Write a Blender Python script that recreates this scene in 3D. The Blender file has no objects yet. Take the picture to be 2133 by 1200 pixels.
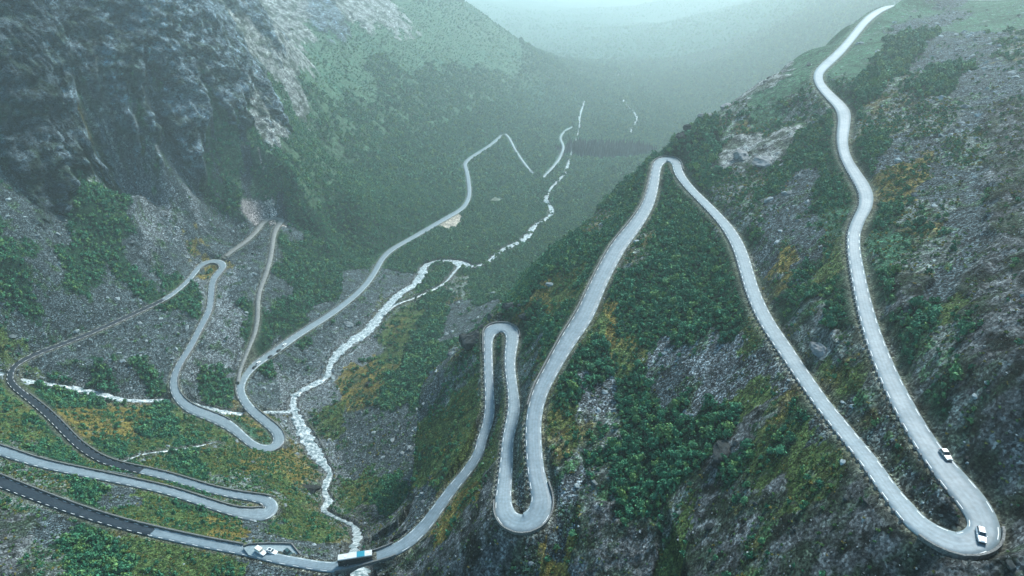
import bpy, math, random, time
import numpy as np
_T0 = time.time()
F = 1422.0
PITCH = math.radians(28.8)
CAMZ = 600.0

def fade(t):
    return t * t * t * (t * (t * 6 - 15) + 10)

_rng = np.random.RandomState(7)
_PERM = _rng.permutation(1024).astype(np.int32)
_PERM2 = np.concatenate([_PERM, _PERM]).astype(np.int32)
_ANG = _rng.rand(1024).astype(np.float32) * 2 * np.pi
_GX = np.cos(_ANG).astype(np.float32)
_GY = np.sin(_ANG).astype(np.float32)

def noise2(x, y):
    """gradient noise, about -1..1, arrays of any shape"""
    xf = np.floor(x); yf = np.floor(y)
    xi = xf.astype(np.int32) & 1023; yi = yf.astype(np.int32) & 1023
    dx = (x - xf).astype(np.float32); dy = (y - yf).astype(np.float32)
    u = fade(dx); v = fade(dy)
    xi1 = (xi + 1) & 1023; yi1 = (yi + 1) & 1023
    def g(ix, iy, ax, ay):
        h = _PERM2[_PERM2[ix] + iy]
        return _GX[h] * ax + _GY[h] * ay
    a = g(xi, yi, dx, dy); b = g(xi1, yi, dx - 1, dy)
    c = g(xi, yi1, dx, dy - 1); d = g(xi1, yi1, dx - 1, dy - 1)
    return ((a + (b - a) * u) * (1 - v) + (c + (d - c) * u) * v) * 1.5

def fbm(x, y, octaves=4, gain=0.5, ridged=False):
    s = np.zeros(np.shape(x), np.float32); amp = 1.0; tot = 0.0
    ca, sa = math.cos(0.6), math.sin(0.6)
    for k in range(octaves):
        n = noise2(x + 17.3 * k, y - 9.1 * k)
        if ridged:
            n = 1 - 2 * np.abs(n)
        s += amp * n; tot += amp; amp *= gain
        x, y = (x * ca - y * sa) * 2.03, (x * sa + y * ca) * 2.03
    return s / tot

class Base:
    """smooth land surface through the surveyed heights"""
    def __init__(self, pts, c=14.0, lam=2.0):
        p = np.array(pts, float)
        self.p = p[:, :2]; n = len(p); self.c2 = c * c
        d = np.sqrt(((self.p[:, None] - self.p[None]) ** 2).sum(-1) + self.c2)
        A = np.zeros((n + 3, n + 3)); A[:n, :n] = -d + 0
        A[:n, :n] += np.eye(n) * lam
        P = np.c_[np.ones(n), self.p / 1000.0]
        A[:n, n:] = P; A[n:, :n] = P.T
        b = np.zeros(n + 3); b[:n] = p[:, 2]
        s = np.linalg.solve(A, b)
        self.w = s[:n]; self.k = s[n:]
    def __call__(self, x, y):
        sh = np.shape(x); x = np.ravel(x); y = np.ravel(y)
        out = np.empty(len(x))
        for i in range(0, len(x), 20000):
            xs = x[i:i + 20000]; ys = y[i:i + 20000]
            d = np.sqrt((xs[:, None] - self.p[None, :, 0]) ** 2 + (ys[:, None] - self.p[None, :, 1]) ** 2 + self.c2)
            out[i:i + 20000] = -(d @ self.w) + self.k[0] + self.k[1] * xs / 1000 + self.k[2] * ys / 1000
        return out.reshape(sh)
# ============================================================ camera, light, exposure
scene = bpy.context.scene
COL = scene.collection
cam_d = bpy.data.cameras.new('camera')
cam = bpy.data.objects.new('camera', cam_d); COL.objects.link(cam)
cam.location = (0, 0, CAMZ); cam.rotation_euler = (math.radians(90) - PITCH, 0, 0)
cam_d.sensor_width = 36.0; cam_d.lens = 36.0 * F / 2133.0
cam_d.clip_start = 1.0; cam_d.clip_end = 30000
scene.camera = cam
SUN_EL, SUN_AZ = math.radians(46), math.radians(36)      # azimuth clockwise from the view direction (+y)
world = bpy.data.worlds.new('World'); scene.world = world; world.use_nodes = True
wn, wl = world.node_tree.nodes, world.node_tree.links
bg = wn['Background']; sky = wn.new('ShaderNodeTexSky'); sky.sky_type = 'NISHITA'; sky.sun_disc = False
sky.sun_elevation = SUN_EL; sky.sun_rotation = SUN_AZ; sky.altitude = 850
sky.air_density = 1.6; sky.dust_density = 4.0; sky.ozone_density = 1.0
tint = wn.new('ShaderNodeVectorMath'); tint.operation = 'MULTIPLY'; tint.inputs[1].default_value = (.62, 1.0, 1.10)
wl.new(sky.outputs[0], tint.inputs[0]); wl.new(tint.outputs[0], bg.inputs[0]); bg.inputs[1].default_value = 0.05
sun_d = bpy.data.lights.new('sun', 'SUN'); sun_d.energy = 1.5; sun_d.angle = math.radians(12); sun_d.color = (1.0, 0.975, 0.94)
sun = bpy.data.objects.new('sun', sun_d); COL.objects.link(sun)
from mathutils import Vector, Matrix
sdir = Vector((math.sin(SUN_AZ) * math.cos(SUN_EL), math.cos(SUN_AZ) * math.cos(SUN_EL), math.sin(SUN_EL)))
sun.rotation_euler = sdir.to_track_quat('Z', 'Y').to_euler(); sun.location = (0, 0, CAMZ + 400)
vs = scene.view_settings
vs.view_transform = 'Standard'; vs.look = 'None'; vs.gamma = 1.0; vs.use_curve_mapping = False
vs.exposure = 2.12
scene.cycles.use_denoising = True
scene.cycles.max_bounces = 7; scene.cycles.diffuse_bounces = 2; scene.cycles.glossy_bounces = 2
scene.cycles.volume_bounces = 2; scene.cycles.transparent_max_bounces = 4
HAZE_DENSITY = 0.00023; HAZE_COLOR = (0.86, 0.97, 0.995); HAZE_G = 0.62

# surveyed points of the place: metres east, metres north, height relative to the viewpoint (lines: + half width)
PT = [[-422.0,532.2,-200.0],[-434.5,566.6,-172.0],[-432.9,593.8,-118.0],[-435.3,626.5,-65.0],[-395.3,580.1,-218.0],[-408.1,619.3,-188.0],[-409.8,654.2,-130.0],[-420.1,703.6,-73.0],[-357.9,628.0,-236.0],[-368.6,668.7,-203.0],[-371.8,709.5,-141.0],[-375.4,751.8,-78.0],[-336.3,678.5,-255.0],[-341.0,711.5,-216.0],[-343.9,754.8,-150.0],[-355.7,819.3,-85.0],[-499.0,527.1,-160.0],[-496.0,578.3,-60.0],[-473.8,465.8,-215.0],[-413.2,360.8,-270.0],[-333.1,266.5,-262.0],[-291.6,716.3,-272.0],[-297.3,748.8,-244.0],[-306.2,792.7,-212.0],[-349.7,951.6,-158.0],[-377.4,1060.3,-110.0],[-381.4,445.7,-245.0],[-408.3,499.2,-222.0],[-385.3,434.5,-276.0],[-409.6,574.7,-232.0],[-370.3,487.5,-268.0],[-374.2,558.9,-258.0],[-395.6,650.4,-247.0],[-359.2,516.6,-284.0],[-361.9,647.7,-272.0],[-338.8,582.1,-299.0],[-338.9,696.1,-281.0],[-307.5,720.9,-291.0],[-254.1,723.4,-292.0],[-317.8,667.3,-308.0],[-299.9,690.3,-307.0],[-279.5,654.6,-319.0],[-263.1,548.2,-327.0],[-249.1,490.2,-341.0],[-234.9,627.6,-345.0],[-247.3,681.0,-326.0],[-232.9,723.6,-334.0],[-196.6,673.5,-358.0],[-229.3,728.6,-300.0],[-239.8,581.0,-341.0],[-228.1,539.5,-348.0],[-324.4,437.7,-309.0],[-305.5,473.7,-315.0],[-305.0,518.1,-314.0],[-347.5,429.2,-303.0],[-292.9,443.0,-322.0],[-249.9,359.1,-309.0],[-193.2,339.1,-308.0],[-161.0,313.3,-300.0],[-273.3,363.1,-304.0],[-291.6,332.4,-286.0],[-307.8,333.2,-279.0],[-204.5,319.5,-298.0],[-226.4,259.0,-258.0],[-187.6,253.1,-262.0],[-143.3,234.7,-259.0],[-114.1,224.8,-256.0],[-160.2,236.8,-258.0],[-242.4,271.0,-263.0],[-97.9,233.9,-268.0],[-133.2,321.4,-316.0],[-114.7,260.7,-284.0],[-156.2,359.2,-335.0],[-92.1,244.8,-277.0],[-81.6,219.6,-258.0],[-119.3,288.0,-302.0],[-181.2,205.1,-244.0],[-214.9,209.4,-243.0],[-205.8,185.6,-232.0],[-130.9,188.8,-236.0],[-90.1,185.3,-233.0],[-72.6,185.2,-232.0],[-73.3,194.8,-236.0],[-53.9,183.7,-231.0],[-374.5,1568.5,-162.7],[-264.6,1876.5,-194.7],[-146.1,2209.2,-229.2],[-352.5,1221.0,-218.5],[-290.9,1411.3,-234.3],[-204.7,1637.3,-261.4],[-89.8,2033.1,-286.0],[19.4,2140.7,-341.7],[107.9,2164.9,-394.5],[-285.3,1112.4,-274.0],[-226.3,1213.5,-298.9],[-157.6,1357.1,-324.9],[-72.1,1566.3,-353.4],[42.6,1847.2,-391.8],[-171.4,1093.2,-348.1],[-120.2,1228.6,-364.0],[-65.3,1383.5,-379.9],[-7.1,1560.0,-395.2],[65.2,1746.7,-418.2],[-223.1,1001.9,-326.5],[-264.9,943.1,-307.3],[-190.1,797.7,-322.0],[-144.5,889.7,-352.0],[-163.1,798.2,-355.0],[-212.9,751.8,-347.0],[-244.9,741.6,-270.0],[-102.1,787.6,-377.0],[-44.2,865.7,-385.0],[-12.3,993.3,-393.0],[-5.8,1214.8,-405.0],[32.9,1367.0,-415.0],[-120.2,969.1,-368.0],[72.2,1607.9,-430.0],[149.3,1892.4,-440.0],[288.6,1760.6,-446.0],[338.6,1512.3,-437.0],[226.2,1338.0,-426.0],[152.1,1120.6,-408.0],[135.6,981.0,-396.0],[76.7,881.4,-392.0],[13.8,745.6,-383.0],[-24.7,658.4,-368.0],[221.4,2249.4,-462.0],[345.2,2365.1,-470.0],[503.1,2192.3,-465.0],[525.0,1969.8,-458.0],[-100.0,2750.0,-470.0],[-500.0,3200.0,-490.0],[-900.0,2600.0,-250.0],[-700.0,4200.0,-560.0],[100.0,4200.0,-560.0],[900.0,4200.0,-555.0],[0.0,6000.0,-640.0],[1200.0,6000.0,-635.0],[0.0,9000.0,-760.0],[1800.0,9000.0,-750.0],[800.0,13000.0,-700.0],[-2500.0,9000.0,-300.0],[4500.0,9000.0,-300.0],[-1300.0,5500.0,-300.0],[-1800.0,3500.0,20.0],[-1000.0,1800.0,20.0],[-900.0,1200.0,20.0],[-700.0,700.0,25.0],[-900.0,400.0,0.0],[-1500.0,1500.0,25.0],[2600.0,5500.0,-200.0],[1500.0,2600.0,-30.0],[2500.0,3500.0,20.0],[-2600.0,5500.0,20.0],[-2500.0,2500.0,25.0],[1200.0,1800.0,-60.0],[717.2,2550.0,-481.5],[811.8,2450.0,-398.9],[923.0,2350.0,-315.8],[1057.3,2300.0,-252.5],[420.0,1300.0,-395.0],[560.0,1700.0,-420.0],[900.0,1500.0,-230.0],[800.0,1100.0,-160.0],[-60.4,640.6,-364.0],[-84.6,623.6,-366.0],[-37.4,519.6,-330.0],[-103.8,578.9,-362.0],[-46.2,423.7,-308.0],[-68.1,480.2,-334.0],[-33.7,357.3,-283.0],[-63.3,380.6,-310.0],[-99.6,420.8,-338.0],[-112.4,387.9,-343.0],[-108.9,340.8,-335.0],[-67.5,334.5,-312.0],[-41.7,308.3,-280.0],[-26.5,267.0,-249.0],[-78.4,307.3,-310.0],[-46.7,258.9,-268.0],[-87.9,293.7,-312.0],[-59.3,242.9,-268.0],[-67.1,234.2,-265.0],[-93.3,506.1,-352.0],[-135.2,495.2,-360.0],[-142.7,438.3,-352.0],[-119.8,529.7,-363.0],[-110.0,746.6,-383.5],[-20.2,290.5,-250.0],[-58.5,208.6,-245.0],[-26.4,382.3,-262.0],[-24.4,344.8,-258.0],[88.2,437.8,-156.0],[72.3,411.2,-166.0],[54.6,413.4,-177.0],[39.0,410.5,-186.0],[22.7,396.0,-193.0],[3.9,360.2,-198.0],[-7.2,332.7,-200.0],[-16.7,328.7,-203.0],[21.9,327.4,-180.0],[12.9,291.0,-182.0],[7.3,256.4,-181.0],[33.1,309.2,-170.0],[60.0,520.0,-262.0],[120.0,600.0,-285.0],[-10.0,450.0,-262.0],[150.0,700.0,-330.0],[20.0,580.0,-318.0],[220.0,680.0,-270.0],[330.0,800.0,-250.0],[-6.4,284.0,-200.5],[-5.4,250.3,-201.0],[-7.6,226.5,-203.0],[4.6,213.8,-184.0],[3.7,188.2,-185.0],[371.6,709.9,-91.0],[404.8,721.2,-88.0],[299.7,619.9,-95.0],[114.7,465.8,-138.0],[143.7,492.6,-130.0],[183.3,536.2,-121.0],[238.8,603.6,-110.0],[305.3,680.6,-100.0],[430.0,880.0,-200.0],[141.2,402.0,-131.0],[151.5,354.9,-121.0],[182.0,441.2,-118.0],[122.7,355.5,-135.0],[117.2,260.0,-120.0],[138.2,290.7,-115.0],[103.4,199.5,-119.0],[106.5,227.4,-125.0],[97.0,156.4,-117.0],[95.1,133.6,-115.0],[92.2,111.5,-112.5],[121.8,413.9,-138.0],[89.8,354.8,-149.0],[74.0,276.5,-152.0],[55.6,268.3,-160.0],[79.7,220.1,-142.0],[37.8,241.5,-168.0],[73.6,195.1,-146.0],[44.2,212.9,-171.0],[78.2,161.5,-139.0],[56.3,185.9,-160.0],[63.6,154.6,-152.0],[39.2,177.0,-174.0],[82.0,136.3,-134.0],[24.8,204.5,-176.0],[22.3,171.6,-180.0],[63.3,222.8,-155.0],[78.4,123.7,-140.0],[57.7,128.0,-160.0],[35.4,145.6,-182.0],[21.4,157.2,-187.0],[2.3,162.4,-203.0],[-16.3,189.7,-212.0],[-30.7,177.6,-222.0],[-12.6,196.1,-203.0],[77.5,101.6,-127.0],[85.7,93.0,-117.0],[96.4,88.0,-110.0],[98.8,94.3,-104.0],[102.4,120.9,-104.0],[106.3,115.8,-93.0],[108.9,141.7,-106.0],[119.3,151.9,-101.0],[130.5,154.2,-92.0],[122.4,179.4,-107.0],[141.0,217.3,-104.0],[151.6,210.1,-97.0],[167.8,211.9,-89.0],[165.1,266.0,-101.0],[197.4,292.1,-93.0],[228.9,310.4,-83.0],[208.1,366.4,-98.0],[257.0,468.0,-93.0],[290.4,458.2,-85.0],[373.0,533.3,-75.0],[362.8,618.6,-87.0],[250.0,60.0,-20.0],[300.0,150.0,-25.0],[350.0,260.0,-35.0],[450.0,400.0,-45.0],[600.0,600.0,-50.0],[520.0,720.0,-70.0],[700.0,800.0,-60.0],[150.0,40.0,-75.0],[60.0,40.0,-135.0],[0.0,60.0,-190.0],[-100.0,60.0,-215.0],[-250.0,80.0,-215.0],[-350.0,200.0,-215.0],[60.0,-40.0,-100.0],[-100.0,-60.0,-160.0],[250.0,-60.0,0.0],[-300.0,-60.0,-170.0],[508.4,744.4,-84.2],[505.7,770.4,-86.2],[457.6,783.5,-86.7],[424.2,788.0,-87.2],[407.6,783.7,-87.2],[393.1,771.3,-87.7],[365.8,736.7,-89.2],[333.0,686.6,-91.2],[303.0,635.3,-92.7],[275.5,588.5,-94.1],[250.9,547.6,-95.4],[228.7,513.3,-96.4],[213.4,488.1,-97.2],[204.4,465.5,-98.3],[199.7,444.4,-99.3],[196.9,422.8,-100.3],[193.8,401.1,-101.3],[186.7,381.4,-102.2],[177.7,361.5,-103.3],[169.9,343.2,-104.4],[163.8,324.3,-105.4],[160.6,309.5,-106.2],[157.5,293.0,-106.9],[148.1,267.1,-108.0],[132.9,242.8,-109.2],[127.0,229.0,-109.8],[121.9,214.7,-110.5],[116.5,198.6,-111.2],[111.1,181.2,-111.7],[107.0,165.9,-112.2],[103.9,152.1,-112.4],[100.9,133.4,-112.7],[99.1,101.7,-112.7],[86.6,109.4,-115.5],[87.7,125.5,-118.2],[88.5,144.9,-121.6],[89.8,165.0,-125.1],[91.6,182.1,-128.2],[92.3,197.1,-129.7],[93.1,212.8,-131.2],[95.5,233.1,-132.7],[99.3,254.2,-134.2],[104.1,278.3,-135.8],[106.8,298.4,-137.2],[108.0,317.3,-138.7],[108.0,336.7,-140.2],[107.0,357.8,-141.7],[105.9,381.2,-143.5],[105.9,405.2,-145.2],[107.3,423.9,-146.0],[109.8,439.6,-146.8],[94.7,431.2,-149.2],[90.3,413.1,-150.6],[84.6,392.1,-152.2],[78.3,374.8,-153.9],[69.6,356.5,-155.8],[62.3,343.3,-157.2],[51.1,319.7,-160.2],[45.0,304.9,-162.3],[39.8,291.0,-164.2],[31.7,271.0,-167.6],[21.6,251.3,-171.1],[12.1,229.7,-175.0],[8.7,191.4,-181.1],[10.7,176.8,-183.2],[-3.2,179.3,-187.0],[-2.0,205.5,-189.4],[-0.1,228.2,-191.3],[0.3,255.3,-194.0],[-1.1,275.6,-196.2],[-0.6,293.8,-198.0],[-1.2,316.4,-200.2],[-12.5,298.7,-203.4],[-11.8,282.0,-205.2],[-10.9,266.7,-207.0],[-11.7,247.1,-209.4],[-14.5,232.9,-211.2],[-26.1,215.6,-217.7],[-36.3,201.3,-223.7],[-79.3,188.8,-232.7],[-96.9,194.0,-235.0],[-115.5,200.6,-237.3],[-139.6,207.9,-240.2],[-165.3,216.4,-243.2],[-193.1,226.5,-246.0],[-224.4,239.9,-249.2],[-258.9,255.3,-252.2],[-284.8,267.0,-254.2],[-308.9,280.0,-256.2],[-282.6,287.0,-260.2],[-259.3,280.1,-262.5],[-233.4,275.5,-265.1],[-201.1,270.1,-268.2],[-182.5,266.3,-269.9],[-169.0,262.4,-271.2],[-150.5,257.2,-273.4],[-134.3,255.0,-275.2],[-141.3,269.4,-277.7],[-166.0,276.6,-279.3],[-195.6,288.5,-281.2],[-212.5,294.6,-282.7],[-236.4,303.2,-284.9],[-250.5,310.7,-286.2],[-266.6,321.9,-287.5],[-280.1,333.0,-288.7],[-308.1,356.8,-291.2],[-338.2,379.6,-293.8],[-355.0,392.6,-295.2],[-364.9,403.1,-296.2],[-371.2,415.7,-297.1],[-369.7,432.3,-298.2],[-357.9,454.8,-300.8],[-348.3,471.3,-302.8],[-338.6,493.1,-305.2],[-327.9,516.5,-307.3],[-318.8,537.5,-309.1],[-314.8,557.5,-310.8],[-314.4,587.8,-313.2],[-316.7,610.1,-314.2],[-315.1,624.2,-314.8],[-298.7,627.0,-315.6],[-294.5,606.4,-316.6],[-294.2,591.3,-317.2],[-287.5,569.6,-318.6],[-279.7,545.1,-320.1],[-277.2,528.0,-321.2],[-276.1,508.2,-323.0],[-274.6,488.1,-324.8],[-274.8,472.2,-326.2],[-274.7,457.9,-328.2],[-264.4,430.4,-331.6],[-252.6,418.5,-333.0],[-228.5,407.3,-335.7],[-215.6,401.4,-337.2],[-204.0,393.3,-338.6],[-193.1,384.4,-340.1],[-175.4,379.6,-342.2],[-177.6,399.7,-344.1],[-198.0,420.1,-346.2],[-208.7,431.0,-347.4],[-220.4,446.4,-348.8],[-228.6,462.4,-350.2],[-231.6,479.8,-351.5],[-230.1,495.7,-352.7],[-225.1,510.0,-353.9],[-218.4,525.8,-355.2],[-211.1,546.3,-356.9],[-201.4,569.1,-358.9],[-189.2,595.7,-361.2],[-178.3,623.6,-363.3],[-169.3,653.5,-365.5],[-163.3,685.6,-367.8],[-160.8,720.3,-370.2],[-159.6,749.3,-371.9],[-152.8,780.3,-373.7],[-136.2,813.9,-375.9],[-118.3,850.0,-378.2],[-103.8,880.8,-380.2],[-87.6,913.4,-382.2],[-72.5,947.9,-384.4],[-66.8,998.3,-387.2],[-70.1,1057.0,-389.1],[-78.7,1135.6,-391.7],[-84.7,1178.8,-393.2],[-72.5,1226.3,-395.2],[-52.1,1277.7,-397.5],[-34.9,1332.6,-399.9],[-20.3,1387.7,-402.2],[-13.5,1396.4,-402.7],[-4.4,1363.6,-404.2],[5.2,1306.9,-406.6],[16.9,1254.2,-408.9],[27.9,1209.6,-410.8],[37.7,1179.2,-412.2],[54.3,1159.3,-414.2],[64.3,1191.7,-415.7],[85.9,1261.1,-418.8],[102.3,1341.1,-422.2],[106.5,1389.6,-424.1],[104.5,1453.6,-426.6],[123.0,1523.2,-429.4],[150.2,1561.6,-431.2],[-299.0,640.9,-314.2],[-293.9,655.4,-312.8],[-286.9,673.4,-311.0],[-283.1,694.4,-309.0],[-281.8,713.2,-307.3],[-261.7,717.5,-306.2],[-262.1,685.8,-311.0],[-256.4,658.0,-315.2],[-252.1,632.1,-319.3],[-249.9,607.6,-323.2],[-248.5,588.2,-326.2],[-244.9,569.6,-329.2],[-238.6,546.3,-333.9],[-235.6,527.2,-337.6],[-235.4,508.9,-341.2],[-235.0,493.9,-343.8],[-62.5,186.2,-241.0],[-68.7,206.1,-251.0],[-74.4,222.5,-263.0],[-78.0,240.9,-277.0],[-86.5,263.0,-293.0],[-103.6,287.1,-313.0],[-116.0,302.4,-323.0],[-123.3,328.9,-335.0],[-128.1,357.9,-346.0],[-136.6,370.7,-349.1],[-147.4,387.6,-353.0],[-156.8,402.3,-354.3],[-167.7,421.1,-356.0],[-179.0,442.3,-358.8],[-184.5,461.0,-361.0],[-173.1,483.7,-362.9],[-165.6,495.8,-364.0],[-167.0,515.9,-365.2],[-164.5,537.4,-366.5],[-155.7,560.3,-368.0],[-145.7,581.4,-370.3],[-141.1,609.0,-373.0],[-134.2,643.4,-375.6],[-125.8,674.5,-378.0],[-114.8,694.2,-379.5],[-108.1,721.4,-381.2],[-97.0,764.0,-384.0],[-79.5,770.0,-385.0],[-62.7,762.6,-386.0],[-48.7,757.2,-386.6],[-34.1,766.6,-387.3],[-26.0,780.1,-388.0],[-16.6,803.3,-389.0],[-1.0,825.2,-390.3],[18.7,851.8,-392.0],[29.7,892.1,-394.0],[40.8,915.6,-395.3],[58.5,946.7,-397.0],[59.0,986.0,-399.0],[54.0,1023.4,-401.0],[67.7,1092.2,-407.2],[90.6,1166.6,-414.0],[100.6,1210.8,-415.7],[110.0,1264.4,-417.8],[118.2,1322.2,-420.0],[137.1,1433.2,-425.6],[155.7,1561.6,-432.0],[163.1,1644.7,-435.0],[177.2,1736.0,-438.3],[194.1,1836.8,-442.0],[-64.8,757.7,-385.5],[-70.7,733.6,-383.1],[-79.2,700.6,-379.8],[-93.3,676.0,-377.0],[-109.5,654.9,-374.4],[-125.2,637.2,-372.0],[-134.8,617.1,-372.0],[-392.5,412.7,-297.5],[-377.2,412.0,-300.5],[-359.8,411.7,-307.3],[-346.5,416.4,-313.0],[-330.2,419.1,-320.0],[-313.8,419.8,-325.1],[-285.8,422.4,-333.2],[-272.4,427.8,-337.0],[-257.4,429.9,-342.0],[-227.0,426.6,-348.0],[-202.1,434.5,-354.4],[-231.6,305.8,-287.0],[-226.9,319.6,-293.6],[-208.3,339.4,-306.0],[-199.0,352.4,-313.0],[300.2,1852.8,-442.0],[296.8,1803.9,-440.3],[304.3,1670.8,-436.0],[287.0,1584.9,-433.9],[273.3,1540.3,-432.7],[258.1,1469.6,-431.0]]
BARE = (-291, 720)
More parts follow.
